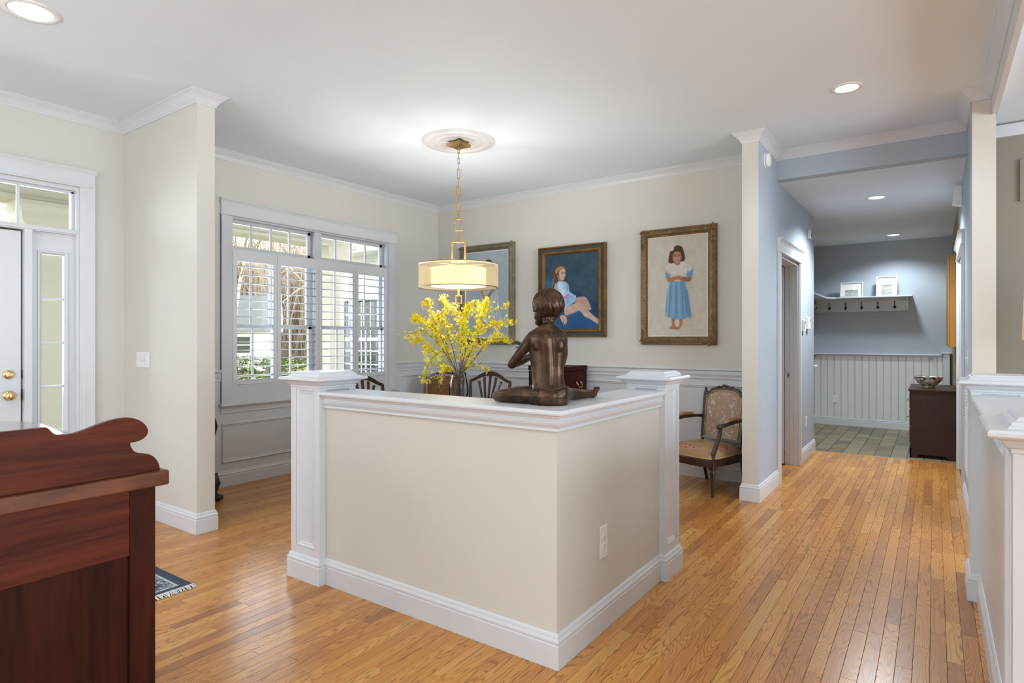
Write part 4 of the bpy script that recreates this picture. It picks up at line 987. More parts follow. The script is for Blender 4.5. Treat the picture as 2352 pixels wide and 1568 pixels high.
# --- right: girl in a blue dress and lace collar
def girl_blue():
    a = .572 / .962; im = Img(118, 196, a, (202, 194, 180)); im.mot(.05, 6)
    im.poly([(0, 0), (a, 0), (a, .16), (.35, .18), (0, .12)], (206, 200, 190), .5, soft=.05)
    im.poly([(.30, .11), (.42, .14), (.46, .20), (.42, .22), (.34, .12)], (196, 170, 128), .45, soft=.015)
    im.line([(.36, .105), (.50, .108)], .003, (188, 160, 118), .7); im.line([(.38, .195), (.48, .20)], .003, (190, 168, 130), .6)
    skin = (176, 122, 92); sk2 = (140, 88, 64)
    # feet and ankles
    im.poly([(.237, .175), (.272, .175), (.268, .12), (.285, .085), (.262, .066), (.215, .072), (.218, .085), (.240, .11)], skin); im.poly([(.318, .165), (.352, .165), (.345, .11), (.335, .085), (.300, .058), (.262, .064), (.268, .082), (.315, .10)], skin)
    im.line([(.222, .072), (.262, .068)], .006, sk2, .6); im.line([(.272, .064), (.318, .066)], .007, sk2, .6); im.line([(.252, .17), (.250, .12)], .006, sk2, .5)
    # dress
    im.poly([(.218, .545), (.38, .55), (.40, .45), (.422, .33), (.438, .195), (.405, .182), (.40, .195), (.385, .168), (.345, .158), (.335, .170), (.300, .158), (.262, .172), (.250, .168), (.225, .180), (.172, .205), (.172, .30), (.186, .42)], (118, 160, 192), smooth=False)
    for (x0, x1, dk) in ((.21, .19, 0), (.235, .205, 1), (.262, .245, 0), (.285, .285, 1), (.31, .32, 0), (.335, .36, 1), (.355, .40, 1)):
        im.line([(x0, .545), ((x0 + x1) / 2, .38), (x1, .19)], .010, (82, 122, 158) if dk else (152, 186, 210), .75, soft=.006)
    im.poly([(.40, .45), (.438, .195), (.41, .19), (.385, .40)], (84, 126, 160), .55, soft=.01)
    # sleeves, arms, hands
    im.poly([(.172, .665), (.215, .66), (.222, .60), (.190, .585), (.176, .605)], (110, 150, 186)); im.poly([(.392, .655), (.455, .68), (.452, .62), (.440, .585), (.395, .59)], (104, 146, 184))
    im.poly([(.185, .60), (.215, .595), (.255, .575), (.262, .545), (.215, .54), (.188, .565)], skin); im.poly([(.440, .592), (.432, .545), (.400, .538), (.325, .560), (.318, .585), (.36, .59), (.41, .582)], (150, 98, 72))
    im.ell(.260, .578, .030, .022, skin); im.ell(.305, .585, .034, .024, (184, 130, 100)); im.line([(.27, .595), (.315, .575)], .005, sk2, .7); im.line([(.25, .59), (.29, .57)], .004, sk2, .6)
    # collar
    im.poly([(.165, .690), (.215, .725), (.30, .735), (.36, .735), (.445, .690), (.452, .672), (.425, .645), (.40, .645), (.385, .615), (.34, .605), (.30, .612), (.25, .600), (.222, .628), (.195, .640)], (212, 208, 200))
    rs = random.Random(2)
    for k in range(46):
        t = k / 45; ang = math.pi * (1.02 + .96 * t); im.ell(.305 + .145 * math.cos(ang), .695 + .083 * math.sin(ang), .006, .005, (168, 160, 150) if k % 2 else (228, 224, 216), .8)
    for q in ((.24, .68), (.38, .68), (.30, .65)):
        im.ell(q[0], q[1], .026, .022, (190, 186, 178), .6); im.ell(q[0], q[1], .018, .015, (216, 212, 204), .9)
    im.line([(.165, .688), (.20, .64), (.25, .602)], .005, (150, 144, 136), .6)
    # head
    im.poly([(.205, .748), (.232, .735), (.26, .74), (.33, .745), (.368, .755), (.375, .785), (.362, .845), (.342, .895), (.295, .912), (.252, .895), (.222, .855), (.207, .790)], (70, 42, 30))
    im.poly([(.268, .745), (.318, .745), (.325, .722), (.30, .712), (.270, .722)], (160, 108, 82)); im.ell(.293, .795, .046, .062, (186, 132, 104)); im.ell(.275, .780, .020, .030, (200, 148, 122), .6)
    im.poly([(.245, .84), (.292, .852), (.345, .835), (.335, .868), (.295, .882), (.252, .872)], (78, 48, 34)); im.poly([(.205, .75), (.24, .745), (.250, .80), (.242, .845), (.222, .85)], (92, 58, 40), .8)
    for ex in (.274, .316): im.ell(ex, .806, .010, .005, (52, 34, 28)); im.line([(ex - .012, .820), (ex + .012, .822)], .004, (70, 44, 32), .9)
    im.line([(.296, .802), (.293, .782)], .004, (140, 92, 70), .8); im.line([(.284, .764), (.306, .765)], .007, (150, 74, 66), .95)
    im.poly([(.225, .868), (.248, .862), (.262, .895), (.240, .905)], (222, 210, 196)); im.line([(.25, .895), (.285, .915)], .006, (214, 200, 180)); im.line([(.235, .90), (.225, .918)], .005, (214, 200, 180))
    im.line([(.035, .040), (.095, .042)], .004, (150, 130, 110), .7); im.mot(.04, 20); return im
picture(-2.408, -1.658, 1.257, 2.393, girl_blue(), [(FR_A, M['gilt_brown'], 'frame'), (LINER, M['liner'], 'frame_liner')], None, 'painting of a barefoot girl in a blue dress, carved gilt frame', .090, M['gilt_brown'])

# --- middle: seated girl on blue ground, dark frame with gold bands
def girl_seated():
    a = .652 / .812; im = Img(122, 152, a, (52, 76, 92)); im.mot(.22, 5)
    im.poly([(0, 0), (a, 0), (a, .28), (.62, .40), (.35, .48), (0, .5)], (26, 84, 140), .85, soft=.05); im.poly([(0, .3), (.15, .3), (.12, .62), (0, .7)], (40, 110, 164), .6, soft=.05)
    im.poly([(.42, .50), (.55, .47), (.70, .37), (a, .33), (a, .12), (.70, .12), (.5, .3)], (20, 50, 84), .75, soft=.03); im.mot(.12, 10)
    skin = (206, 174, 160); sk2 = (160, 120, 110)
    # far leg
    im.poly([(.44, .37), (.48, .41), (.60, .42), (.66, .36), (.70, .25), (.64, .25), (.57, .32), (.47, .34)], (186, 152, 138))
    # near leg
    im.poly([(.30, .235), (.33, .29), (.45, .335), (.57, .33), (.64, .25), (.74, .165), (a + .02, .10), (a + .02, .045), (.70, .115), (.60, .165), (.53, .235), (.43, .205), (.32, .18)], skin)
    im.line([(.57, .325), (.60, .25), (.70, .15)], .012, sk2, .45, soft=.01); im.line([(.33, .19), (.43, .21), (.52, .235)], .016, sk2, .5, soft=.01)
    # dress
    im.poly([(.12, .60), (.22, .64), (.30, .635), (.36, .585), (.372, .50), (.42, .465), (.475, .43), (.455, .385), (.42, .34), (.34, .30), (.29, .24), (.24, .30), (.22, .42), (.15, .47)], (176, 208, 232))
    im.poly([(.20, .62), (.26, .63), (.30, .50), (.29, .38), (.24, .45)], (222, 236, 246), .9, soft=.012); im.poly([(.33, .45), (.44, .44), (.43, .37), (.34, .33)], (136, 176, 210), .7, soft=.01); im.poly([(.32, .60), (.36, .57), (.35, .5), (.33, .52)], (120, 170, 206), .8)
    im.poly([(.29, .425), (.34, .455), (.372, .465), (.368, .435), (.32, .41)], (198, 136, 180)); im.ell(.32, .44, .012, .012, (220, 160, 200)); im.ell(.352, .452, .012, .012, (186, 110, 166))
    # near arm and hand
    im.poly([(.115, .585), (.165, .60), (.195, .52), (.20, .40), (.24, .26), (.265, .19), (.22, .18), (.175, .30), (.135, .44)], (190, 154, 138))
    im.poly([(.225, .19), (.30, .18), (.335, .15), (.34, .10), (.325, .055), (.312, .05), (.315, .09), (.298, .05), (.285, .055), (.29, .10), (.265, .075), (.262, .09), (.235, .14)], (206, 168, 152), smooth=False)
    # hair and head
    im.poly([(.075, .50), (.10, .58), (.12, .66), (.11, .74), (.15, .82), (.22, .865), (.29, .855), (.32, .81), (.29, .79), (.26, .70), (.20, .66), (.18, .60), (.16, .62), (.13, .55), (.09, .50)], (96, 70, 58))
    im.poly([(.16, .80), (.22, .84), (.29, .83), (.29, .80), (.22, .79), (.17, .74)], (190, 152, 84), .85, soft=.008); im.poly([(.11, .66), (.14, .70), (.13, .62), (.10, .55)], (176, 140, 92), .6, soft=.008)
    im.poly([(.20, .66), (.255, .635), (.26, .68), (.22, .71)], (170, 122, 108)); im.poly([(.215, .76), (.25, .80), (.295, .805), (.312, .775), (.310, .745), (.318, .722), (.305, .70), (.295, .665), (.262, .655), (.225, .685)], (216, 178, 164))
    im.ell(.27, .748, .016, .006, (52, 58, 74)); im.ell(.302, .752, .006, .005, (52, 58, 74)); im.line([(.255, .765), (.285, .770)], .006, (120, 88, 74), .8); im.line([(.287, .690), (.306, .692)], .007, (172, 84, 86)); im.ell(.195, .715, .012, .018, (186, 120, 104))
    im.mot(.08, 22); return im
FB_O = [(0, 0), (0, .034), (.005, .042), (.014, .044), (.020, .036), (.021, 0)]; FB_M = [(.020, 0), (.020, .030), (.024, .034), (.050, .032), (.052, .030), (.052, 0)]; FB_I = [(.051, 0), (.051, .034), (.058, .044), (.070, .046), (.080, .038), (.088, .028), (.091, .024), (.091, 0)]
gp = picture(-3.628, -2.794, 1.332, 2.325, girl_seated(), [(FB_O, M['gilt_gold'], 'frame_outer_band'), (FB_M, M['frame_navy'], 'frame_middle_band'), (FB_I, M['gilt_gold'], 'frame_inner_band')], None, 'painting of a seated girl on blue ground, dark frame with gold bands', .090, False)
# carved gadroon beads along the gold bands
w_, h_ = .834, .993; mb = MB()
for ins, st in ((.010, .0125), (.068, .016)):
    L_ = []
    nx_ = int((w_ - 2 * ins) / st); nz_ = int((h_ - 2 * ins) / st)
    for k in range(nx_): L_ += [(-w_ / 2 + ins + k * st, ins, 0), (-w_ / 2 + ins + k * st, h_ - ins, 0)]
    for k in range(nz_): L_ += [(-w_ / 2 + ins, ins + k * st, 1), (w_ / 2 - ins, ins + k * st, 1)]
    for (px, pz, ax) in L_:
        mt = Matrix.Rotation(math.radians(40 if ax == 0 else -40), 3, 'Y'); mb.ball((px, -.043, pz), st * .36, st * .35, st * .62, 6, 4, mt)
stuff(mb.build('gadroon_carving', M['gilt_gold'], gp, fix=False))

# --- left: girl in a pale gauze dress
def girl_pale():
    a = .632 / 1.006; im = Img(110, 176, a, (176, 188, 196)); im.mot(.05, 5); skin = (176, 146, 130)
    im.poly([(.33, .10), (.50, .14), (.52, .19), (.40, .14)], (196, 178, 160), .6, soft=.02)
    im.poly([(.27, .19), (.325, .19), (.322, .12), (.30, .085), (.245, .060), (.225, .075), (.262, .10)], skin); im.poly([(.345, .19), (.395, .19), (.39, .11), (.37, .07), (.30, .050), (.275, .060), (.325, .09)], (184, 152, 136))
    im.poly([(.24, .66), (.42, .67), (.45, .52), (.50, .30), (.535, .18), (.24, .185), (.235, .35), (.225, .5)], (196, 208, 214), .8, soft=.01)
    for (x0, x1) in ((.27, .26), (.32, .33), (.36, .40), (.40, .46), (.42, .51)): im.line([(x0, .64), ((x0 + x1) / 2, .40), (x1, .19)], .008, (166, 162, 150), .6, soft=.006); im.line([(x0 + .02, .64), ((x0 + x1) / 2 + .02, .40), (x1 + .015, .19)], .006, (222, 230, 234), .7, soft=.006)
    im.poly([(.21, .70), (.25, .72), (.43, .72), (.465, .69), (.45, .62), (.42, .60), (.25, .60), (.215, .64)], (206, 214, 218))
    im.poly([(.20, .64), (.235, .64), (.265, .53), (.305, .475), (.29, .455), (.245, .49), (.205, .58)], skin); im.poly([(.455, .63), (.42, .60), (.37, .53), (.31, .475), (.305, .45), (.345, .455), (.41, .52), (.465, .59)], (166, 132, 114)); im.ell(.305, .465, .03, .022, (170, 138, 120))
    im.poly([(.26, .78), (.27, .86), (.31, .905), (.37, .905), (.41, .86), (.415, .79), (.39, .75), (.28, .75)], (86, 64, 52)); im.ell(.335, .80, .046, .058, (196, 160, 142)); im.poly([(.305, .74), (.365, .74), (.36, .71), (.31, .71)], skin)
    im.poly([(.285, .84), (.33, .86), (.39, .84), (.38, .885), (.335, .905), (.29, .88)], (92, 70, 56))
    for ex in (.318, .354): im.ell(ex, .806, .009, .005, (60, 46, 42))
    im.line([(.322, .768), (.348, .769)], .006, (158, 92, 84)); im.mot(.04, 18); return im
picture(-4.774, -3.962, 1.245, 2.437, girl_pale(), [(FR_A, M['gilt_grey'], 'frame'), (LINER, M['plate'], 'frame_liner')], None, 'painting of a girl in a pale gauze dress behind the pendant, grey-gilt frame', .090, M['gilt_grey'])

# =================================================================== FURNITURE
# ---- carved armchair (Louis XVI type)
def armchair(label, fab_back, fab_seat, loc, rz, group=None):
    """faces local -y; seat rail front at y=-.28, back at y=+.24"""
    g = empty('carved_armchair', loc, rz); tag(g, label, 'armchair', group); W2 = .285
    wd = M['chairwood']
    for sx in (-1, 1):
        x_ = sx * .262; y_ = -.245                            # front legs: fluted taper with square block
        lg = MB().lathe([(.0, 0), (.012, 0), (.014, .012), (.012, .022), (.014, .03), (.024, .20), (.025, .215), (.019, .222), (.024, .23), (.0, .23)], (x_, y_, 0), 14, True, 'z', False)
        lg.box(x_ - .026, x_ + .026, y_ - .026, y_ + .026, .228, .318); lg.build('leg', wd, g, bevel=.003)
        mb = MB().tube([(sx * .215, .33, .0), (sx * .217, .29, .14), (sx * .22, .262, .30)], [.015, .018, .022], 8); mb.build('leg', wd, g)
    # seat rail
    n = 14; outl = []
    for k in range(n + 1):
        t = -1 + 2 * k / n; outl.append((t * .275, -.27 - .035 * (1 - t * t)))
    poly = outl + [(.262, -.0), (.235, .25), (-.235, .25), (-.262, 0)]
    MB().prism(poly, 'z', .245, .312).build('seat_rail', wd, g, bevel=.006, seg=2)
    # domed cushion
    mb = MB(); rings = []; nr = 8; ns = len(poly)
    cx_, cy_ = 0, -.02
    for r in range(nr + 1):
        t = r / nr; s = math.cos(t * R90) ** .55 if t < 1 else 0; z_ = .305 + .105 * math.sin(t * R90)
        rings.append([(cx_ + (p[0] - cx_) * s * .985, cy_ + (p[1] - cy_) * s * .985, z_) for p in poly])
    vs = [p for r in rings for p in r]; fs = []
    for r in range(nr):
        for k in range(ns): fs.append((r * ns + k, r * ns + (k + 1) % ns, (r + 1) * ns + (k + 1) % ns, (r + 1) * ns + k))
    mb.add(vs, fs, True); mb.build('seat_cushion', fab_seat, g)
    pts = [(p[0] * .985, p[1] * .985 + 0, .318) for p in poly] ; pts.append(pts[0]); MB().tube(pts, .0055, 6).build('seat_piping', M['gold_braid'], g)
    # back: slightly raked frame
    def BK(x_, z_, d_=0.0): return (x_, .242 + (z_ - .33) * .17 + d_, z_)
    outer = [(-.225, .40), (-.232, .60), (-.238, .80), (-.238, .822), (-.215, .826), (-.19, .823), (-.172, .832), (-.155, .853), (-.125, .868), (-.08, .874), (-.04, .880), (0, .884), (.04, .880), (.08, .874), (.125, .868), (.155, .853), (.172, .832), (.19, .823), (.215, .826), (.238, .822), (.238, .80), (.232, .60), (.225, .40)]
    inner = [(-.188, .425), (-.193, .60), (-.198, .775), (-.197, .785), (-.186, .788), (-.175, .792), (-.165, .803), (-.142, .825), (-.11, .838), (-.075, .842), (-.04, .844), (0, .845), (.04, .844), (.075, .842), (.11, .838), (.142, .825), (.165, .803), (.175, .792), (.186, .788), (.197, .785), (.198, .775), (.193, .60), (.188, .425)]
    mb = MB(); m_ = len(outer); vs = [BK(*p, -.018) for p in outer] + [BK(*p, -.014) for p in inner] + [BK(*p, .018) for p in outer] + [BK(*p, .012) for p in inner]; fs = []
    for k in range(m_):
        j = (k + 1) % m_; fs += [(k, j, m_ + j, m_ + k), (2 * m_ + j, 2 * m_ + k, 3 * m_ + k, 3 * m_ + j), (j, k, 2 * m_ + k, 2 * m_ + j), (m_ + k, m_ + j, 3 * m_ + j, 3 * m_ + k)]
    mb.add(vs, fs); mb.build('back_frame', wd, g, bevel=.004)
    for sx in (-1, 1):
        MB().tube([BK(sx * .21, .32), BK(sx * .212, .41)], .016, 10).build('back_post', wd, g)
        f_ = MB().lathe([(0, 0), (.014, 0), (.016, .008), (.010, .014), (.013, .022), (.010, .034), (0, .046)], BK(sx * .222, .822), 10, True, 'z', False); f_.build('finial', wd, g)
    cr_ = MB(); rs = random.Random(4)
    for k in range(16): t = -1 + 2 * k / 15; cr_.ball(BK(t * .085, .880 - .012 * t * t + rs.uniform(-.004, .010), -.012), .013, .010, .012, 8, 6)
    cr_.build('crest_carving', wd, g, fix=False)
    mb = MB(); nn = 10; c0 = (0, .62); vs = []; fs = []
    for r in range(nn + 1):
        t = r / nn; s = 1 - t
        for p in inner: vs.append(BK(c0[0] + (p[0] - c0[0]) * s, c0[1] + (p[1] - c0[1]) * s, -.008 - .022 * math.sin(min(1, t * 1.6) * R90)))
    for r in range(nn):
        for k in range(m_): j = (k + 1) % m_; fs.append((r * m_ + k, r * m_ + j, (r + 1) * m_ + j, (r + 1) * m_ + k))
    mb.add(vs, fs, True); mb.build('back_pad', fab_back, g)
    MB().add([BK(*p, .010) for p in inner], [tuple(range(m_))]).build('back_lining', fab_back, g, fix=False)
    pp = [BK(*p, -.016) for p in inner]; pp.append(pp[0]); MB().tube(pp, .005, 6).build('back_piping', M['gold_braid'], g)
    for sx in (-1, 1):
        ar = MB().bar([(sx * .228, .285, .600), (sx * .245, .20, .604), (sx * .268, .06, .600), (sx * .275, -.06, .592), (sx * .270, -.13, .585), (sx * .262, -.155, .580)], [.030, .026, .026, .028, .032, .026], [.028, .028, .030, .032, .040, .044], (0, 0, 1))
        ao = ar.build('arm', wd, g, bevel=.007, seg=3); MB().ball((sx * .262, -.155, .578), .024, .020, .018, 12, 8).build('arm_scroll', wd, ao)
        mb = MB().tube([(sx * .250, .165, .612), (sx * .256, .14, .625), (sx * .268, .05, .630), (sx * .274, -.05, .622), (sx * .272, -.085, .606)], [.010, .024, .027, .024, .010], 10, True, .62, (1, 0, 0)); mb.build('arm_pad', fab_seat, ao)
        MB().bar([(sx * .262, -.25, .31), (sx * .263, -.235, .36), (sx * .264, -.185, .44), (sx * .264, -.140, .52), (sx * .264, -.13, .575)], [.032, .034, .030, .028, .026], .032, (0, 1, 0)).build('arm_support', wd, g, bevel=.007, seg=3)
    return g
M['gold_braid'] = plain('gold_braid', (.50, .36, .16), .7)
fb1 = fabric('needlepoint_back', (.43, .33, .22), (.62, .24, .36), (.70, .58, .60), (0, .27, .63), (1, 0, .78), .145)
fs1 = fabric('needlepoint_seat', (.42, .27, .14), (.40, .05, .07), (.55, .24, .22), (0, -.03, .4), (.85, .85, 0), .17)
ang = math.atan2(.365, .10)   # left side of the chair runs (-.10,-.365)
ac = armchair('carved dark armchair with flowered needlepoint seat and back beside the hall partition', fb1, fs1, (-1.655, 5.295, 0), math.radians(-21)); ac.scale = (.95, .88, 1)
fb2 = fabric('brown_tapestry', (.19, .095, .042), (.30, .13, .06), (.22, .14, .05), (0, .27, .63), (1, 0, .78), .10)
armchair('carved armchair in brown tapestry behind the glass vase', fb2, fb2, (-4.48, 4.92, .045), math.radians(28))

# ---- shield-back dining chairs
def dining_chair(label, loc, rz, group):
    """faces local -y; back at y=+.21"""
    g = empty('dining_chair', loc, rz); tag(g, label, 'chair', group); wd = M['chairwood']
    MB().prism([(-.25, -.22), (.25, -.22), (.21, .20), (-.21, .20)], 'z', .40, .445).build('seat_rail', wd, g, bevel=.004)
    MB().prism([(-.24, -.21), (.24, -.21), (.20, .18), (-.20, .18)], 'z', .445, .48).build('seat_pad', M['seatpad'], g, bevel=.015, seg=3)
    for sx in (-1, 1):
        MB().bar([(sx * .23, -.20, .42), (sx * .225, -.20, 0)], [.038, .024], [.038, .024], (0, 1, 0)).build('leg', wd, g, bevel=.003)
        MB().bar([(sx * .195, .27, 0), (sx * .195, .205, .25), (sx * .195, .195, .44)], .030, .030, (0, 1, 0)).build('leg', wd, g, bevel=.003)
    def B(x_, z_): return (x_, .195 + (z_ - .44) * .18, z_)
    up = (0, 1, .0)
    for sx in (-1, 1):
        MB().bar([B(sx * .195, .42), B(sx * .205, .52), B(sx * .228, .66), B(sx * .247, .80), B(sx * .252, .865)], .024, [.030, .030, .030, .030, .026], up).build('back_stile', wd, g, bevel=.004)
    crest = [B(x_, z_) for x_, z_ in [(-.256, .862), (-.225, .868), (-.18, .888), (-.12, .920), (-.06, .941), (0, .947), (.06, .941), (.12, .920), (.18, .888), (.225, .868), (.256, .862)]]
    MB().bar(crest, .026, [.026, .030, .032, .036, .044, .050, .044, .036, .032, .030, .026], up).build('crest_rail', wd, g, bevel=.005)
    for t in (-2, -1, 0, 1, 2):
        xb, xt = t * .022, t * .075; zt = .935 - .012 * t * t * 1.6
        MB().bar([B(xb, .50), B(xb * 1.2, .60), B((xb + xt) / 2, .74), B(xt * .92, .86), B(xt, zt - .01)], .016, [.018, .014, .022, .026, .03], up).build('splat', wd, g, bevel=.003)
    MB().bar([B(-.20, .50), B(0, .49), B(.20, .50)], .022, .034, up).build('back_rail', wd, g, bevel=.003)
    return g
M['seatpad'] = plain('striped_seat_fabric', (.45, .36, .24), .85)
GRP = 'shield-back dining chairs'
dining_chair('shield-back mahogany dining chair at the window side of the table', (-4.16, 3.83, 0), R90 + .02, GRP)
dining_chair('shield-back mahogany dining chair right of the glass vase', (-3.83, 4.78, 0), math.radians(4), GRP)

# ---- round pedestal dining table
tb = empty('dining_table', (CHX, CHY, 0)); tag(tb, 'round mahogany pedestal table under the pendant, holding the vase', 'table')
MB().lathe([(0, .712), (.60, .712), (.665, .722), (.675, .735), (.668, .748), (.655, .752), (0, .752)], (0, 0, 0), 64, True, 'z', False).build('table_top', M['mahog_s'], tb)
MB().lathe([(.0, .14), (.075, .14), (.085, .17), (.06, .22), (.05, .30), (.075, .40), (.085, .46), (.055, .54), (.05, .62), (.085, .70), (.12, .712), (0, .712)], (0, 0, 0), 28, True, 'z', False).build('pedestal', M['mahog_v'], tb)
for k in range(4):
    a = k * R90 + .6; c_, s_ = math.cos(a), math.sin(a)
    MB().bar([(.05 * c_, .05 * s_, .20), (.16 * c_, .16 * s_, .19), (.30 * c_, .30 * s_, .08), (.42 * c_, .42 * s_, .025)], [.07, .06, .045, .035], [.05, .045, .04, .04], (0, 0, 1)).build('foot', M['mahog_v'], tb, bevel=.008)

# ---- cellarette with brass side handle
cl = empty('cellarette', (-3.227, 5.408, 0)); tag(cl, 'mahogany lidded chest with brass handle against the wainscot behind the bronze', 'chest')
bx, by = .240, .192
MB().box(-bx, bx, -by, by, .46, .984).build('body', M['mahog_v'], cl, bevel=.004); MB().box(-bx - .004, bx + .004, -by - .004, by + .004, .9875, 1.036).build('lid', M['mahog_v'], cl, bevel=.005)
MB().box(-bx - .014, bx + .014, -by - .014, by + .014, .40, .4595).build('stand_frame', M['mahog_v'], cl, bevel=.004)
for sx in (-1, 1):
    for sy in (-1, 1): MB().bar([(sx * (bx - .02), sy * (by - .02), .40), (sx * (bx - .02), sy * (by - .02), 0)], [.045, .032], [.045, .032], (0, 1, 0)).build('leg', M['mahog_v'], cl, bevel=.003)
hd = MB()
for sy in (-1, 1): hd.ball((bx + .006, sy * .045 + .01, .865), .007, .012, .014)
hd.tube([(bx + .010, -.035, .865), (bx + .020, -.036, .845), (bx + .022, -.022, .822), (bx + .022, .01, .815), (bx + .022, .042, .822), (bx + .020, .056, .845), (bx + .010, .055, .865)], .005, 8); hd.build('bail_handle', M['brass'], cl)
MB().box(-.014, .014, -by - .008, -by - .003, .955, 1.0).build('escutcheon', M['brass'], cl, bevel=.002)

# ---- dark claw-foot chest half hidden behind the wing wall
cf = empty('claw_foot_commode', (-4.955, 2.41, 0)); tag(cf, 'black-brown claw-foot commode mostly hidden behind the wing wall', 'commode')
hp_ = [(.14, .20), (.142, .34), (.150, .46), (.172, .53), (.192, .60), (.178, .66), (.150, .72), (.148, .77)]; pr = [(-a, z) for a, z in hp_] + hp_[::-1]
MB().prism(pr, 'x', -.195, .195).build('body', M['blackwood'], cf, bevel=.01, seg=3)
MB().box(-.20, .20, -.155, .155, .772, .80).build('top', M['iron'], cf, bevel=.006)
for sx in (-1, 1):
    for sy in (-1, 1):
        lg = MB().tube([(sx * .19, sy * .15, .22), (sx * .205, sy * .175, .14), (sx * .19, sy * .165, .07), (sx * .2, sy * .175, .035)], [.035, .028, .018, .02], 10); lg.ball((sx * .205, sy * .185, .028), .030, .032, .028)
        for t in (-1, 0, 1): lg.tube([(sx * .195 + t * .012, sy * .18, .05), (sx * .20 + t * .018, sy * .212, .035), (sx * .20 + t * .018, sy * .218, .008)], [.009, .008, .004], 6)
        lg.build('claw_foot', M['iron'], cf, fix=False)

# ---- foreground mahogany chest with scrolled gallery
mc = empty('mahogany_chest', (-2.02, .53, 0)); tag(mc, 'mahogany chest with scrolled backboard in the left foreground', 'chest')
X0 = .021; XF = -.040 + .0                                     # slab edge and carcass face relative to empty
YE = .404                                                     # far end of the slab
MB().box(-.56, X0, -YE, YE, .853, .900).build('top_slab', M['mahog_s'], mc, bevel=.006, seg=3)
CY = .375; fx = -.010
for (a, b) in ((-CY, -CY + .075), (CY - .075, CY)): MB().box(fx - .03, fx, a, b, .0, .853).build('stile', M['mahog_v'], mc, bevel=.002)
MB().box(fx - .03, fx, -CY + .075, CY - .075, .648, .853).build('rail', M['mahog'], mc, bevel=.002); MB().box(fx - .03, fx, -CY + .075, CY - .075, .06, .16).build('rail', M['mahog'], mc, bevel=.002)
MB().box(fx - .022, fx - .012, -CY + .07, CY - .07, .15, .66).build('panel', M['mahog_v'], mc)
MB().box(-.53, fx - .03, -CY, CY, .05, .853).build('carcass', M['mahog_v'], mc)
half = [(0, 1.071), (.085, 1.0715), (.092, 1.066), (.097, 1.058), (.106, 1.050), (.118, 1.046), (.132, 1.0455), (.155, 1.047), (.185, 1.055), (.227, 1.0685), (.260, 1.075), (.288, 1.0765), (.312, 1.071), (.334, 1.057), (.347, 1.038), (.348, 1.022), (.338, 1.008), (.320, 1.000), (.302, .9985), (.298, .9965), (.300, .985), (.309, .971), (.322, .963), (.345, .957), (.362, .948), (.374, .934), (.382, .916), (.384, .9005)]
def dens(p, n=3):
    out = []; m_ = len(p)
    for i in range(m_ - 1):
        p0 = np.array(p[max(i - 1, 0)]); p1 = np.array(p[i]); p2 = np.array(p[i + 1]); p3 = np.array(p[min(i + 2, m_ - 1)])
        for t in np.linspace(0, 1, n, endpoint=False): out.append(tuple(.5 * ((2 * p1) + (-p0 + p2) * t + (2 * p0 - 5 * p1 + 4 * p2 - p3) * t * t + (-p0 + 3 * p1 - 3 * p2 + p3) * t ** 3)))
    out.append(p[-1]); return out
hd_ = half[:2] + dens(half[2:]); poly = [(-p[0], p[1]) for p in hd_[::-1]][:-1] + hd_
MB().prism(poly, 'x', -.021, .0).build('gallery_board', M['mahog'], mc, bevel=.0025, seg=2)
arc = [(-.021, -.136), (-.021, .136)] + [(-.10, .148), (-.20, .162), (-.31, .172), (-.39, .168), (-.45, .152), (-.495, .12), (-.52, .07), (-.527, .0), (-.52, -.07), (-.495, -.12), (-.45, -.152), (-.39, -.168), (-.31, -.172), (-.20, -.162), (-.10, -.148)]
MB().prism(arc, 'z', 1.028, 1.0455).build('upper_shelf', M['mahog_gloss'], mc, bevel=.003)
MB().box(-.49, -.03, -.10, .10, .90, 1.028).build('shelf_support', M['mahog_v'], mc)

# ---- rug by the front door
rg = empty('entry_rug', (-3.9, 1.15, 0)); tag(rg, 'small navy oriental rug with white fringe before the front door', 'rug')
rx, ry = .675, .48
nx, ny = 270, 190; xs = np.linspace(-rx, rx, nx); ysn = np.linspace(-ry, ry, ny); XX, YY = np.meshgrid(xs, ysn)
ed = np.minimum(rx - np.abs(XX), ry - np.abs(YY)); C = np.zeros((ny, nx, 3)); navy = np.array(srgb(40, 62, 84)); ivory = np.array(srgb(196, 198, 200)); wine = np.array(srgb(70, 34, 40)); C[:] = wine
rr = rng.random((ny, nx)); C[ed < .19] = navy; sel = (ed > .06) & (ed < .11) & (rr > .5); C[sel] = ivory * .75; C[(ed > .055) & (ed < .062)] = ivory; sel = (ed > .118) & (ed < .175); C[sel] = ivory; sel2 = sel & ((np.sin(XX * 95) * np.sin(YY * 95)) > .25); C[sel2] = navy
C[(ed > .175) & (ed < .184)] = navy; sel = (ed > .20) & ((np.sin(XX * 70) * np.sin(YY * 70) + (rr - .5)) > .35); C[sel] = ivory * .8; C[(ed < .03)] = navy * .8
me = bpy.data.meshes.new('rug_pile'); V = np.stack([XX.ravel(), YY.ravel(), np.full(XX.size, .009) + .0008 * rng.random(XX.size)], 1); idx = np.arange(nx * ny).reshape(ny, nx)
me.from_pydata(V.tolist(), [], np.stack([idx[:-1, :-1].ravel(), idx[:-1, 1:].ravel(), idx[1:, 1:].ravel(), idx[1:, :-1].ravel()], 1).tolist()); me.update(); col_attr(me, np.concatenate([C.reshape(-1, 3), np.ones((nx * ny, 1))], 1), 'img'); me.materials.append(M['vcol'])
o = bpy.data.objects.new('rug_pile', me); COL.objects.link(o); o.parent = rg; sl = o.modifiers.new('thick', 'SOLIDIFY'); sl.thickness = .007; sl.offset = -1
fm = MB()
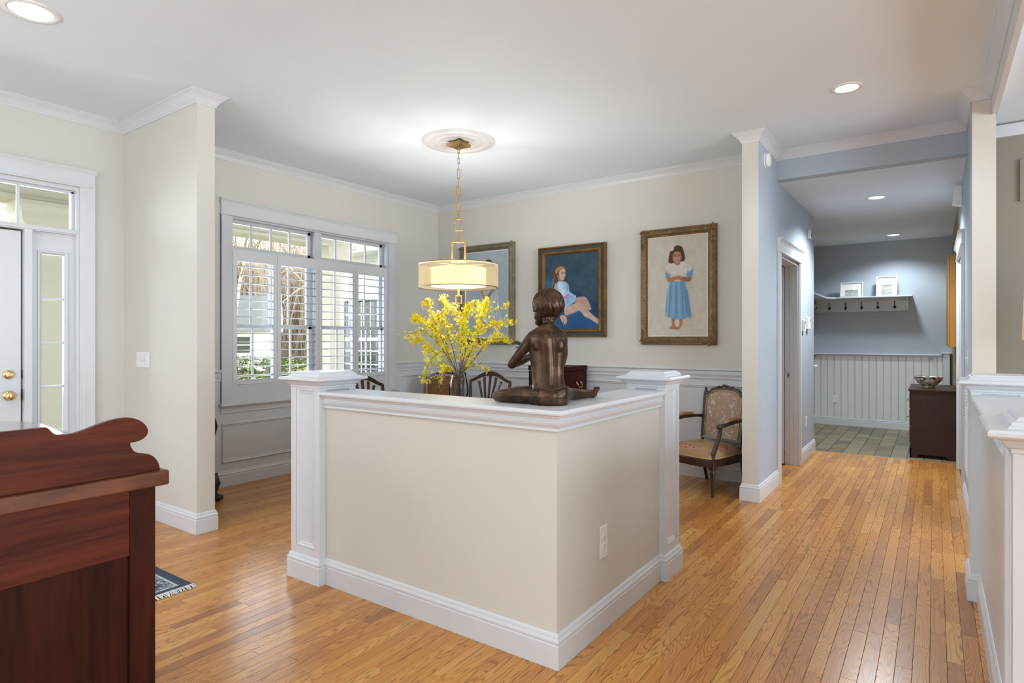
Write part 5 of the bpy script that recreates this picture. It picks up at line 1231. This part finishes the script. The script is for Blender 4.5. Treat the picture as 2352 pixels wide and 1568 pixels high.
for s in (-1, 1):
    for k in range(190):
        y_ = -ry + 2 * ry * (k + random.random()) / 190; l_ = random.uniform(.028, .046); q = random.uniform(-.014, .014)
        fm.tube([(s * (rx - .014), y_, .0095), (s * (rx + .004), y_, .011), (s * (rx + l_ * .6), y_ + q * .5, .006), (s * (rx + l_), y_ + q, .003)], [.0028, .003, .0028, .001], 4)
stuff(fm.build('fringe', plain('rug_fringe', (.72, .70, .66), .9), rg, fix=False))

# ---- things at the right edge, in the room beyond the half wall
fl = empty('floor_lamp', (.655, 5.1, 0)); tag(fl, 'lamp with a pale fabric shade at the right edge of the picture', 'lamp')
MB().lathe([(.0, 0), (.13, 0), (.13, .012), (.02, .03), (.012, .06), (.011, 1.28), (0, 1.28)], (0, 0, 0), 24, True, 'z', False).build('stand', M['iron'], fl)
MB().lathe([(.190, 1.310), (.175, 1.695)], (0, 0, 0), 40, True, 'z', False).build('lamp_shade', M['linen'], fl, fix=False)
l = bpy.data.lights.new('floor_lamp_bulb', 'POINT'); l.energy = 3; l.color = (1, .9, .75); l.shadow_soft_size = .04; o = bpy.data.objects.new('floor_lamp_bulb', l); COL.objects.link(o); o.parent = fl; o.location = (0, 0, 1.5)
tf = empty('framed_picture', (.607, 5.699, 2.315)); tag(tf, 'taupe-framed picture on the far wall at the right edge', 'picture frame')
rect_mold([(0, 0), (0, .02), (.045, .02), (.05, .01), (.05, 0)], -.10, .46, 0, .305, 'y', 0, -1).build('frame', M['taupe'], tf, bevel=.004); MB().box(-.095, .455, -.006, -.001, .005, .30).build('picture', M['frame_navy'], tf)

# =================================================================== VASE AND FORSYTHIA
def vessel_glass(name, col, ior=1.45, rough=0.0):
    t = NT(name); t.set(col, rough, 0, .5); t.b.inputs['Transmission Weight'].default_value = 1.0; t.b.inputs['IOR'].default_value = ior; return t.m
M['vaseglass'] = glass_mat('clear_vase_glass', (.96, .98, 1.0), 0, 1.16)
M['water'] = glass_mat('vase_water', (.90, .95, .98), 0, 1.10)
va = empty('glass_vase', (CHX, CHY, .7525)); tag(va, 'clear glass vase with water holding forsythia on the round table', 'vase')
MB().lathe([(0, .0), (.055, 0), (.066, .01), (.076, .06), (.082, .11), (.081, .15), (.074, .20), (.064, .25), (.060, .275), (.062, .28), (.0575, .278), (.061, .25), (.071, .20), (.078, .15), (.079, .11), (.072, .06), (.060, .016), (0, .012)], (0, 0, 0), 48, True, 'z', False).build('vase_body', M['vaseglass'], va)
MB().lathe([(0, .018), (.058, .018), (.070, .06), (.077, .11), (.0775, .138), (0, .138)], (0, 0, 0), 40, True, 'z', False).build('water', M['water'], va)
M['twig'] = plain('forsythia_bark', (.13, .075, .035), .8)
def petal_mat(name, a, b):
    t = NT(name); v = t.coords('Object'); n = t.noise(v, 35, 2); c = t.ramp(n, [(.35, a), (.65, b)]); t.set(c, .6, 0, .2)
    t.b.inputs['Subsurface Weight'].default_value = 0.0; t.b.inputs['Transmission Weight'].default_value = 0.0; return t.m
M['petal'] = petal_mat('forsythia_yellow', (.80, .60, .004), (.95, .80, .02)); M['petal2'] = petal_mat('forsythia_pale', (.62, .60, .10), (.86, .82, .34))
def star(mb, c, r, rs):
    ax = Vector((rs.gauss(0, 1), rs.gauss(0, 1), rs.gauss(0, 1))).normalized(); a = ax.orthogonal().normalized(); b = ax.cross(a)
    for k in range(4):
        an = k * R90 + rs.uniform(-.2, .2); d_ = a * math.cos(an) + b * math.sin(an); s_ = ax.cross(d_); cup = ax * (r * .35)
        mb.add([c, c + d_ * r * .5 + s_ * r * .24 + cup * .5, c + d_ * r + cup, c + d_ * r * .5 - s_ * r * .24 + cup * .5], [(0, 1, 2, 3)], False)
def spline(P_, n=8):
    P_ = [Vector(p) for p in P_]; out = []; m_ = len(P_)
    for i in range(m_ - 1):
        p0, p1, p2, p3 = P_[max(i - 1, 0)], P_[i], P_[i + 1], P_[min(i + 2, m_ - 1)]
        for k in range(n):
            t = k / n; out.append(.5 * ((2 * p1) + (-p0 + p2) * t + (2 * p0 - 5 * p1 + 4 * p2 - p3) * t * t + (-p0 + 3 * p1 - 3 * p2 + p3) * t ** 3))
    out.append(P_[-1]); return out
# photograph-measured stems: px points from the vase mouth outwards, depth offset, blossom count, pale share
BR = [([(1050, 862), (1036, 815), (1013, 765), (992, 725), (981, 689)], -.06, 95, .35), ([(1054, 862), (1064, 800), (1060, 745), (1033, 706), (1015, 681)], .08, 100, .35),
      ([(1048, 862), (1026, 805), (1004, 760), (970, 736), (948, 733)], -.12, 130, .1), ([(1047, 864), (1015, 800), (975, 760), (950, 765), (930, 776)], .15, 45, .2),
      ([(1048, 864), (1012, 826), (984, 795), (965, 780), (951, 785)], -.05, 110, .2), ([(1046, 866), (1020, 838), (1000, 818), (986, 835), (977, 860), (973, 878)], -.14, 70, .6),
      ([(1047, 866), (1036, 850), (1024, 842), (1013, 856), (1008, 884)], -.20, 60, .3), ([(1057, 862), (1075, 820), (1094, 760), (1112, 710), (1117, 692)], .05, 95, .15),
      ([(1057, 862), (1080, 800), (1100, 745), (1113, 718), (1140, 711), (1167, 702)], .16, 45, .25), ([(1060, 863), (1082, 832), (1120, 785), (1152, 748), (1177, 739)], -.08, 60, .2),
      ([(1060, 863), (1090, 825), (1115, 792), (1140, 778), (1176, 783)], .12, 75, .2), ([(1058, 864), (1068, 846), (1085, 840), (1105, 843), (1121, 848)], .10, 40, .9),
      ([(1056, 862), (1070, 800), (1066, 748), (1072, 715), (1079, 698)], -.16, 110, .15), ([(1055, 862), (1072, 800), (1092, 745), (1101, 712), (1096, 690)], .22, 45, .2),
      ([(1052, 862), (1042, 810), (1030, 770), (1024, 745), (1000, 728), (1030, 712)], .0, 120, .3), ([(1054, 862), (1058, 815), (1060, 780), (1064, 760), (1062, 735)], -.22, 130, .35),
      ([(1050, 862), (1030, 820), (1008, 790), (1000, 765), (1006, 748)], .2, 120, .25), ([(1058, 862), (1078, 815), (1100, 770), (1130, 744), (1150, 742)], -.02, 75, .15)]
rs = random.Random(11)
BLAB = {0: 'yellow forsythia branch rising highest at the left of the vase', 1: 'forsythia branch reaching up beside the pendant tail', 3: 'bare-tipped forsythia twig sticking out at the far left', 5: 'forsythia branch drooping over the tapestry armchair', 6: 'forsythia sprig hanging lowest in front of the vase',
        7: 'straight forsythia branch topped by a yellow cluster', 9: 'bare diagonal forsythia stem leaning to the right', 10: 'forsythia branch lying level across the left painting frame', 11: 'low green-budded forsythia twig right of the vase', 8: 'thin forsythia twig stretching to the upper right', 2: 'dense yellow forsythia branch at the upper left of the bouquet', 4: 'forsythia branch arching low to the left, halfway up', 12: 'densely flowered forsythia branch at the centre, just right of the pendant tail', 13: 'sparse forsythia branch with a small yellow tip in front of the left painting', 14: 'forsythia branch curling back at the centre left', 15: 'shortest forsythia branch in the middle of the bouquet', 16: 'forsythia branch packed with yellow in the left middle', 17: 'forsythia branch running level to the right at mid height'}
for bi, (pp, dd, nb, pale) in enumerate(BR):
    D0 = 5.075; base = Vector((CHX + rs.uniform(-.03, .03), CHY + rs.uniform(-.03, .03), .80))
    pts = [base]; m_ = len(pp)
    for i, (u_, v_) in enumerate(pp): pts.append(at(u_, v_, D0 + (dd * i / (m_ - 1)) + (.0 if i else rs.uniform(-.02, .02))))
    sp = spline(pts, 7); g = empty('forsythia_branch', base); tag(g, BLAB.get(bi, 'yellow forsythia branch inside the vase bouquet'), 'branch', 'forsythia branches in the glass vase')
    L_ = len(sp); mb = MB().tube([p - base for p in sp], [.0036 * (1 - .72 * i / L_) for i in range(L_)], 6)
    ends = []
    for k in range(5):
        i = rs.randint(L_ // 2, L_ - 2); q = sp[i]; e = q + Vector((rs.gauss(0, .05), rs.gauss(0, .05), rs.uniform(-.03, .07))); mb.tube([q - base, (q + e) / 2 - base + Vector((0, 0, .008)), e - base], [.0016, .0013, .0008], 4); ends.append((q, e))
    mb.build('stem', M['twig'], g, fix=False)
    m1, m2 = MB(), MB()
    for k in range(int(nb * 1.75)):
        if rs.random() < .3: q, e = rs.choice(ends); p = q.lerp(e, rs.random())
        else:
            t = .34 + .66 * rs.random() ** .85; i = t * (L_ - 1); j = int(i); p = sp[j].lerp(sp[min(j + 1, L_ - 1)], i - j)
        p = p + Vector((rs.gauss(0, .014), rs.gauss(0, .014), rs.gauss(0, .014))) - base
        star(m2 if rs.random() < pale else m1, p, rs.uniform(.014, .023), rs)
    if m1.f: stuff(m1.build('blossoms', M['petal'], g, fix=False))
    if m2.f: stuff(m2.build('pale_blossoms', M['petal2'], g, fix=False))

# =================================================================== BRONZE SEATED CHILD
def bronze_child():
    D = 2.50; T = 1.0355
    mb = MB()
    def capsule(p0, p1, r0, r1, n=14):
        p0, p1 = Vector(p0), Vector(p1); d_ = (p1 - p0); L_ = d_.length; path = []; rad = []
        t = d_ / L_
        for k in range(4): a = R90 * (1 - k / 4); path.append(p0 - t * r0 * math.sin(a)); rad.append(max(.0008, r0 * math.cos(a)))
        for k in range(7): path.append(p0 + d_ * k / 6); rad.append(r0 + (r1 - r0) * k / 6)
        for k in range(1, 5): a = R90 * k / 4; path.append(p1 + t * r1 * math.sin(a)); rad.append(max(.0008, r1 * math.cos(a)))
        mb.tube(path, rad, n)
    def chain(pts):
        for a, b in zip(pts[:-1], pts[1:]): capsule(a[0], b[0], a[1], b[1])
    rt = Vector((RT[0], RT[1], 0)); fw = Vector((FW[0], FW[1], 0)); upv = Vector((0, 0, 1))
    VM = Matrix((rt, fw, upv)).transposed()
    def ell(c, a, b, c_, rot=0, n=20, m=14):
        mb.ball(c, a, b, c_, n, m, Matrix.Rotation(rot, 3, 'Z') @ VM)
    # torso loft: (v, uL, uR, depth offset of the axis, half depth)
    sec = [(933, 1231, 1300, .064, .046), (922, 1225, 1304, .063, .053), (908, 1221, 1305, .064, .058), (895, 1222, 1303, .068, .056), (880, 1223, 1297, .072, .050), (862, 1221.5, 1295, .078, .046), (841, 1219.5, 1295, .082, .046), (820, 1216.5, 1298, .084, .048),
           (803, 1214.5, 1300.5, .084, .050), (788, 1211, 1303, .082, .050), (776, 1207.5, 1304, .080, .046), (768, 1210, 1302, .080, .040), (761, 1222, 1292, .082, .032), (755, 1236, 1282, .084, .026)]
    ns = 26; rows = []
    for (v_, ul, ur, do, hd_) in sec:
        dep = D + do; c = at((ul + ur) / 2, v_, dep); hw_ = (ur - ul) / 2 * dep / F
        rows.append([c + rt * (hw_ * math.copysign(abs(math.cos(a)) ** .85, math.cos(a))) + fw * (hd_ * math.copysign(abs(math.sin(a)) ** .9, math.sin(a))) for a in [2 * math.pi * k / ns for k in range(ns)]])
    vs = [p for r in rows for p in r]; fs = [tuple(range(ns))[::-1], tuple((len(rows) - 1) * ns + k for k in range(ns))]
    for i in range(len(rows) - 1):
        for k in range(ns): fs.append((i * ns + k, i * ns + (k + 1) % ns, (i + 1) * ns + (k + 1) % ns, (i + 1) * ns + k))
    mb.add(vs, fs)
    ell(atz(1248, T + .046, D + .062), .042, .052, .046); ell(atz(1287, T + .046, D + .066), .036, .050, .046)      # seat
    capsule(at(1262, 768, D + .082), at(1261, 728, D + .105), .030, .027)                                       # neck
    capsule(at(1222, 772, D + .078), at(1258, 752, D + .085), .022, .026); capsule(at(1293, 773, D + .078), at(1264, 752, D + .085), .020, .026)
    # shoulder blades
    ell(at(1238, 792, D + .046), .024, .012, .030); ell(at(1284, 792, D + .046), .022, .012, .030)
    # head: skull, jaw turned to the left, ear
    ell(at(1260, 699, D + .118), .066, .070, .066); ell(at(1246, 722, D + .145), .040, .046, .042, .3); ell(at(1240, 738, D + .150), .024, .030, .020, .3)
    ell(at(1234, 722, D + .128), .006, .012, .016); capsule(at(1236, 716, D + .195), at(1230, 726, D + .205), .006, .009)
    # left arm bent at the elbow, right arm folded forward
    chain([(at(1219, 777, D + .085), .0250), (at(1205, 798, D + .095), .0245), (at(1175.5, 836, D + .125), .0205)])
    chain([(at(1175.5, 836, D + .125), .0200), (at(1198, 828, D + .19), .0195), (at(1222, 817, D + .245), .0135)])
    chain([(at(1292, 778, D + .095), .0225), (at(1294, 812, D + .150), .0205), (at(1290, 832, D + .19), .0195), (at(1250, 818, D + .255), .0140)])
    ell(at(1226, 816, D + .255), .018, .020, .013, .4); ell(at(1246, 817, D + .262), .018, .020, .013, -.3)
    for k in range(4):
        a = at(1222 + k * 2.2, 812 + k * 2.4, D + .262); capsule(a, a + fw * .022 - rt * .004 + upv * .004, .0052, .0044, 8); a2 = at(1252 - k * 2.2, 812 + k * 2.4, D + .268); capsule(a2, a2 + fw * .02 + rt * .003 + upv * .004, .0052, .0044, 8)
    capsule(at(1228, 810, D + .25), at(1236, 804, D + .262), .0055, .0046, 8); capsule(at(1246, 811, D + .258), at(1240, 804, D + .266), .0055, .0046, 8)
    # left leg: thigh along the wall, shin folded back in front
    chain([(atz(1234, T + .042, D + .075), .040), (atz(1190, T + .038, D + .125), .0375), (atz(1152, T + .030, D + .165), .0285), (atz(1144, T + .027, D + .178), .0255)])
    chain([(atz(1146, T + .025, D + .18), .0245), (atz(1182, T + .026, D + .215), .025), (atz(1216, T + .022, D + .235), .018), (atz(1228, T + .020, D + .240), .017)])
    ell(atz(1238, T + .016, D + .245), .034, .018, .015, .15)
    # right leg stretched along the other arm of the wall
    chain([(atz(1288, T + .042, D + .080), .039), (atz(1297, T + .038, D + .165), .034), (atz(1306, T + .031, D + .225), .028), (atz(1322, T + .027, D + .262), .0265), (atz(1342, T + .0235, D + .305), .022), (atz(1356, T + .0225, D + .335), .0205)])
    ell(atz(1360, T + .018, D + .345), .016, .020, .018); ell(atz(1366, T + .028, D + .362), .013, .026, .026); ell(atz(1371, T + .040, D + .368), .010, .024, .014)
    for k in range(5): a = atz(1374 + .3 * k, T + .046 - .003 * k, D + .350 + k * .009); capsule(a - rt * .004, a + rt * .004 + upv * .004, .0062 - .0004 * k, .0052 - .0004 * k, 8)
    # ---- fuse into one surface
    me = mb.mesh('bronze_raw'); tmp = bpy.data.objects.new('bronze_raw', me); COL.objects.link(tmp)
    rm = tmp.modifiers.new('remesh', 'REMESH'); rm.mode = 'VOXEL'; rm.voxel_size = .0030; rm.use_smooth_shade = True
    sm = tmp.modifiers.new('smooth', 'SMOOTH'); sm.factor = .5; sm.iterations = 5
    dg = bpy.context.evaluated_depsgraph_get(); out = bpy.data.meshes.new_from_object(tmp.evaluated_get(dg)); bpy.data.objects.remove(tmp)
    n = len(out.vertices); co = np.empty(n * 3); out.vertices.foreach_get('co', co); co = co.reshape(-1, 3); no = np.empty(n * 3); out.vertices.foreach_get('normal', no); no = no.reshape(-1, 3)
    dep = co[:, 0] * FW[0] + co[:, 1] * FW[1]; U = 1176 + F * (co[:, 0] * RT[0] + co[:, 1] * RT[1]) / dep; V = HY + F * (CH - co[:, 2]) / dep
    back = np.clip(-(no[:, 0] * FW[0] + no[:, 1] * FW[1]), 0, 1)          # faces the viewer's side of the figure
    disp = np.zeros(n)
    # spine furrow
    us = 1267 + 5 * np.sin((V - 770) / 60); tor = np.clip((V - 756) / 14, 0, 1) * np.clip((896 - V) / 14, 0, 1) * back
    disp -= .0058 * np.exp(-((U - us) / 5.5) ** 2) * tor
    disp += .0016 * (np.exp(-((U - us - 13) / 8) ** 2) + np.exp(-((U - us + 13) / 8) ** 2)) * tor
    disp -= .0045 * np.exp(-((U - 1276) / 2.4) ** 2) * ((V > 902) & (U > 1200) & (U < 1310)) * back
    # folded waist edge of the trunks, and cloth gathers at the left hip
    vw = 893 + 6 * np.exp(-((U - 1266) / 22) ** 2) - 6 * np.clip((U - 1290) / 15, 0, 1); tr = ((dep < D + .13) & (V > 880) & (U > 1218) & (U < 1312)).astype(float)
    disp += .0040 * np.exp(-((V - vw - 2) / 1.9) ** 2) * tr + .0022 * (V > vw) * tr
    hem = np.exp(-((U - 1226 + (V - 905) * .15) / 2.2) ** 2) * ((V > 888) & (dep < D + .12)); disp += .003 * hem
    disp += .0022 * np.sin((U * .9 + V * .5)) * np.exp(-((U - 1232) / 8) ** 2) * np.exp(-((V - 897) / 10) ** 2)
    # hair: cap of combed locks, falling to the nape
    hc = at(1260, 699, D + .118); rel = co - np.array(hc); rr = rel @ np.array(rt); ff = rel @ np.array(fw); zz = rel[:, 2]
    hair = ((V < 737 + 4 * np.cos((U - 1262) / 9)) & (ff < .045 + .2 * np.clip(zz, 0, .1)) & (V > 650) & (U > 1215) & (U < 1305)).astype(float)
    hair *= (V < 742) * np.clip((zz + .072) / .006, 0, 1) * (1 - ((rr < -.036) & (zz < -.030)).astype(float))
    ang = np.arctan2(rr + .012, -(ff - .02)) * 1.0; el = np.arctan2(zz, np.hypot(rr, ff))
    w1 = np.sin(ang * 23 + 3.2 * np.sin(el * 3.1 + ang * 2.0)); w2 = np.sin(ang * 41 + 2.6 * np.sin(el * 5 + 1.3) + 1.0)
    disp += hair * (.0050 + .0016 * w1 + .0010 * w2)
    co2 = co + no * disp[:, None]; co2[:, 2] = np.maximum(co2[:, 2], T - .0002)
    base = Vector(atz(1262, T - .0003, D + .07)); co2 -= np.array(base)
    out.vertices.foreach_set('co', co2.ravel()); out.update(); out.polygons.foreach_set('use_smooth', [True] * len(out.polygons)); out.materials.clear(); out.materials.append(M['bronze']); out.name = 'figure'
    g = empty('bronze_statue', base); tag(g, 'brown bronze statue of a seated child seen from behind, on the half wall', 'statue')
    o = bpy.data.objects.new('figure', out); COL.objects.link(o); o.parent = g
    # dark bird held to the chest, its wing tip showing past the left arm
    b = MB(); c = at(1226, 800, D + .275); b.ball(c, .026, .034, .022, 14, 10); b.tube([c - rt * .01, at(1200, 792, D + .27), at(1187, 786, D + .265), at(1174, 788.5, D + .262)], [.018, .013, .010, .002], 10, True, .55); b.ball(c + fw * .03 + upv * .018, .014, .014, .013)
    b.tube([c - rt * .012 - upv * .006, at(1196, 796, D + .272), at(1184, 798, D + .268)], [.008, .006, .002], 8)
    b.v = [tuple(Vector(p) - base) for p in b.v]; b.build('held_bird', M['iron'], g, fix=False)
bronze_child()

# =================================================================== OUTSIDE
M['grass'] = plain('lawn', (.20, .17, .07), .9); M['roofg'] = plain('grey_shingles', (.11, .115, .105), .85); M['bark'] = plain('tree_bark', (.26, .19, .13), .9); M['bark2'] = plain('pale_bark', (.46, .37, .27), .9)
M['wglass'] = plain('dark_window_reflection', (.05, .06, .045), .08, 0, .6); M['deck'] = plain('porch_floor', (.35, .33, .30), .7)
struct(MB().box(-7.5, XLo, -6, 7.0, -.25, -.14).build('floor_porch', M['deck']))
gr = MB(); gr.add([(-90, -60, -.55), (-7.5, -60, -.35), (-7.5, 90, -.35), (-90, 90, -.55)], [(0, 1, 2, 3)]); lawn = gr.build('ground', M['grass'], fix=False); struct(lawn)
struct(MB().box(-7.6, XLo, -6, 5.92, 2.93, 3.06).build('ceiling_porch', M['porch']))
struct(MB().box(-7.28, -7.0, -6, 5.92, 2.64, 2.93).box(-7.31, -6.97, -6, 5.92, 2.62, 2.66).build('trim_porch_beam', M['porch']))
def column(x0, x1, y0, y1, label):
    g = empty('porch_column', ((x0 + x1) / 2, (y0 + y1) / 2, -.14)); tag(g, label, 'column'); hx, hy = (x1 - x0) / 2, (y1 - y0) / 2
    MB().box(-hx, hx, -hy, hy, 0, 2.76).build('shaft', M['porch'], g)
    mold_mb([(-.01, 2.40), (.008, 2.40), (.012, 2.42), (.012, 2.47), (.025, 2.50), (.03, 2.54), (.055, 2.60), (.06, 2.66), (.085, 2.72), (.085, 2.76), (-.01, 2.76)], [(-hx, -hy), (hx, -hy), (hx, hy), (-hx, hy)], -1, True).build('capital', M['porch'], g)
    MB().box(-hx - .03, hx + .03, -hy - .03, hy + .03, 0, .18).build('plinth', M['porch'], g)
column(-7.27, -7.01, 1.985, 2.60, 'broad cream porch pier seen through the sidelight and transom')
column(-7.25, -7.03, 5.47, 5.72, 'slim cream porch column seen through the right shutters')
# projecting wing with clapboards and a window
wg = empty('house_wing', (-7.2, 7.0, -.3)); tag(wg, 'white clapboard house wing with a paned window outside', 'building')
MB().box(-1.95, 1.9, .03, .2, 0, 4.2).build('wall', M['siding'], wg)
for k in range(30):
    z = .1 + k * .135
    segs = [(-1.95, 1.9)] if (z + .135 < .92 or z > 2.30) else [(-1.95, -1.42), (-.45, 1.9)]
    for a, b in segs: MB().prism([(.03, z), (.0, z), (.018, z + .137), (.03, z + .137)], 'x', a, b).build('clapboard', M['siding'], wg)
wd_ = rect_mold([(0, 0), (0, .03), (.075, .03), (.08, 0)], -1.43, -.44, .86, 2.32, 'y', .03, -1).build('window', M['siding'], wg)
MB().box(-1.40, -.47, .0, .02, .90, 2.28).build('pane', M['wglass'], wd_, fix=False)
for x_ in (-1.17, -.935, -.70): MB().box(x_ - .011, x_ + .011, -.012, .0, .93, 2.25).build('muntin', M['siding'], wd_)
for z in (1.17, 1.40, 1.60, 1.80, 2.03): MB().box(-1.36, -.51, -.012, .0, z - .011, z + .011).build('muntin', M['siding'], wd_)
MB().box(-1.36, -.51, -.02, .0, 1.57, 1.63).build('meeting_rail', M['siding'], wd_)
MB().box(-2.05, -1.93, -.03, .12, 0, 4.2).build('corner_board', M['siding'], wg); MB().box(-2.2, 2, -.35, .2, 3.05, 3.12).build('eave', M['siding'], wg)
# detached garage
gg = empty('garage', (-30, 17.0, -.5), math.radians(-32)); tag(gg, 'white garage with grey shingle roof beyond the hedge', 'building')
MB().box(-5, 0, -7, 2.1, 0, 2.25).build('wall', M['siding'], gg)
MB().prism([(.5, 2.2), (-2.5, 4.25), (-5.5, 2.2)], 'y', -7.3, 2.35).build('roof', M['roofg'], gg)
MB().prism([(.56, 2.15), (.56, 2.3), (-2.5, 4.40), (-5.5, 2.3), (-5.5, 2.15), (-2.5, 4.22)], 'y', 2.35, 2.6).build('rake_board', M['siding'], gg)
w_ = MB().box(0, .05, .15, 1.05, 1.0, 1.95).build('window', M['siding'], gg); MB().box(.05, .07, .22, .98, 1.06, 1.44).box(.05, .07, .22, .98, 1.50, 1.89).build('pane', M['wglass'], w_, fix=False)
# rhododendron hedge: shrubs of long leaves
M['leaf'] = petal_mat('rhododendron_leaf', (.06, .15, .015), (.24, .36, .05)); M['leaf2'] = petal_mat('rhododendron_leaf_light', (.20, .22, .05), (.40, .40, .14))
rs = random.Random(21)
def shrub(x_, y_, rx_, ry_, z0, z1, n, label):
    g = empty('rhododendron', (x_, y_, -.36)); tag(g, label, 'shrub', 'shrubs under the dining window'); a_, b_ = MB(), MB(); st = MB()
    for k in range(n):
        th = rs.uniform(0, 6.283); ph = rs.random(); r_ = rs.uniform(.72, 1.0); z = (z0 + (z1 - z0) * ph ** .7) + .36; s = math.sqrt(max(.12, 1 - (ph * 1.02 - .2) ** 2 * .9)) * r_
        c = Vector((rx_ * s * math.cos(th), ry_ * s * math.sin(th), z))
        for q in range(5):
            an = rs.uniform(0, 6.283); d_ = Vector((math.cos(an), math.sin(an), rs.uniform(-.5, .35))).normalized(); sd_ = d_.cross(Vector((0, 0, 1))).normalized(); L_ = rs.uniform(.08, .14); w__ = L_ * .14
            (a_ if rs.random() < .7 else b_).add([c, c + d_ * L_ * .5 + sd_ * w__, c + d_ * L_ - Vector((0, 0, .015)), c + d_ * L_ * .5 - sd_ * w__], [(0, 1, 2, 3)])
        if k % 6 == 0: st.tube([(c.x * .1, c.y * .1, 0), (c.x * .6, c.y * .6, z * .6), tuple(c)], [.012, .008, .004], 4)
    stuff(a_.build('leaves', M['leaf'], g, fix=False)); stuff(b_.build('pale_leaves', M['leaf2'], g, fix=False)); st.build('branches', M['bark'], g, fix=False)
shrub(-8.4, 4.95, .6, .75, -.3, 1.06, 800, 'glossy shrub outside the shutter leaf nearest the wing wall'); shrub(-8.75, 6.15, .55, .6, -.3, .98, 700, 'glossy shrub outside the second shutter leaf'); shrub(-8.2, 3.7, .5, .6, -.3, .8, 200, 'glossy shrub further left, outside the window')
# bare woods
def tree(x_, y_, h, r0, label, mat, seed, lv=3, evergreen=False):
    q = random.Random(seed); g = empty('bare_tree', (x_, y_, -.6)); tag(g, label, 'tree', 'bare trees behind the garage'); tk, bh = MB(), MB()
    def grow(p, d_, L_, r, l_, first=False):
        n = 4; pts = [p]; dd = d_.copy()
        for k in range(n):
            dd = (dd + Vector((q.gauss(0, .13), q.gauss(0, .13), q.gauss(0, .07)))).normalized(); pts.append(pts[-1] + dd * (L_ / n))
        (tk if first else bh).tube(pts, [r * (1 - .55 * k / n) for k in range(n + 1)], 5 if l_ > 1 else 3)
        if l_ > 0:
            for k in range(7 if first else 5):
                t = q.uniform(.3, 1.0); i = min(n - 1, int(t * n)); pp = pts[i].lerp(pts[i + 1], t * n - i) if t < 1 else pts[-1]
                an = q.uniform(0, 6.283); nd = (dd * .75 + Vector((math.cos(an), math.sin(an), q.uniform(-.1, .5))) * .9).normalized(); grow(pp, nd, L_ * q.uniform(.38, .6), r * .42, l_ - 1)
    grow(Vector((0, 0, 0)), Vector((0, 0, 1)), h, r0, lv, True); tk.build('trunk', mat, g, fix=False); bh.build('branches', mat, g, fix=False)
TR = [(545, 24, 9, .09, 'tall bare tree seen through the left end of the dining transom'), (585, 40, 12, .11, 'bare tree rising behind the middle of the garage roof'), (640, 36, 12, .10, 'bare tree beside the right end of the garage'), (676, 44, 14, .12, 'pale bare trunk seen through the second shutter leaf'), (712, 40, 13, .11, 'bare tree next to the window mullion'), (515, 44, 13, .11, 'bare tree behind the left end of the garage'), (40, 36, 11, .18, 'bare tree seen through the front-door transom')]
for k, (px, dp, h, r0, lb) in enumerate(TR):
    p = at(px, 780, dp); tree(p.x, p.y, h, r0, lb, M['bark'] if k % 2 else M['bark2'], 40 + k)
# leafless undergrowth at the wood's edge
ug = MB(); q = random.Random(9)
for i in range(5200):
    px = q.uniform(480, 790); dp = q.uniform(44, 62); p = at(px, 780, dp); h = q.uniform(1.5, 9.0) ; a_ = Vector((q.gauss(0, .25), q.gauss(0, .25), 1)).normalized(); r_ = q.uniform(.012, .05); z0 = -.6 + q.uniform(0, 5)
    s_ = Vector((RT[0], RT[1], 0)) * r_; b0 = Vector((p.x, p.y, z0)); b1 = b0 + a_ * h
    ug.tube([b0, b0.lerp(b1, .5) + Vector((q.gauss(0, .2), q.gauss(0, .2), 0)), b1], [r_, r_ * .8, r_ * .3], 3)
uo = ug.build('undergrowth', M['bark2'], fix=False); stuff(uo); tag(uo, 'tangle of leafless brush along the wood edge', 'brush')
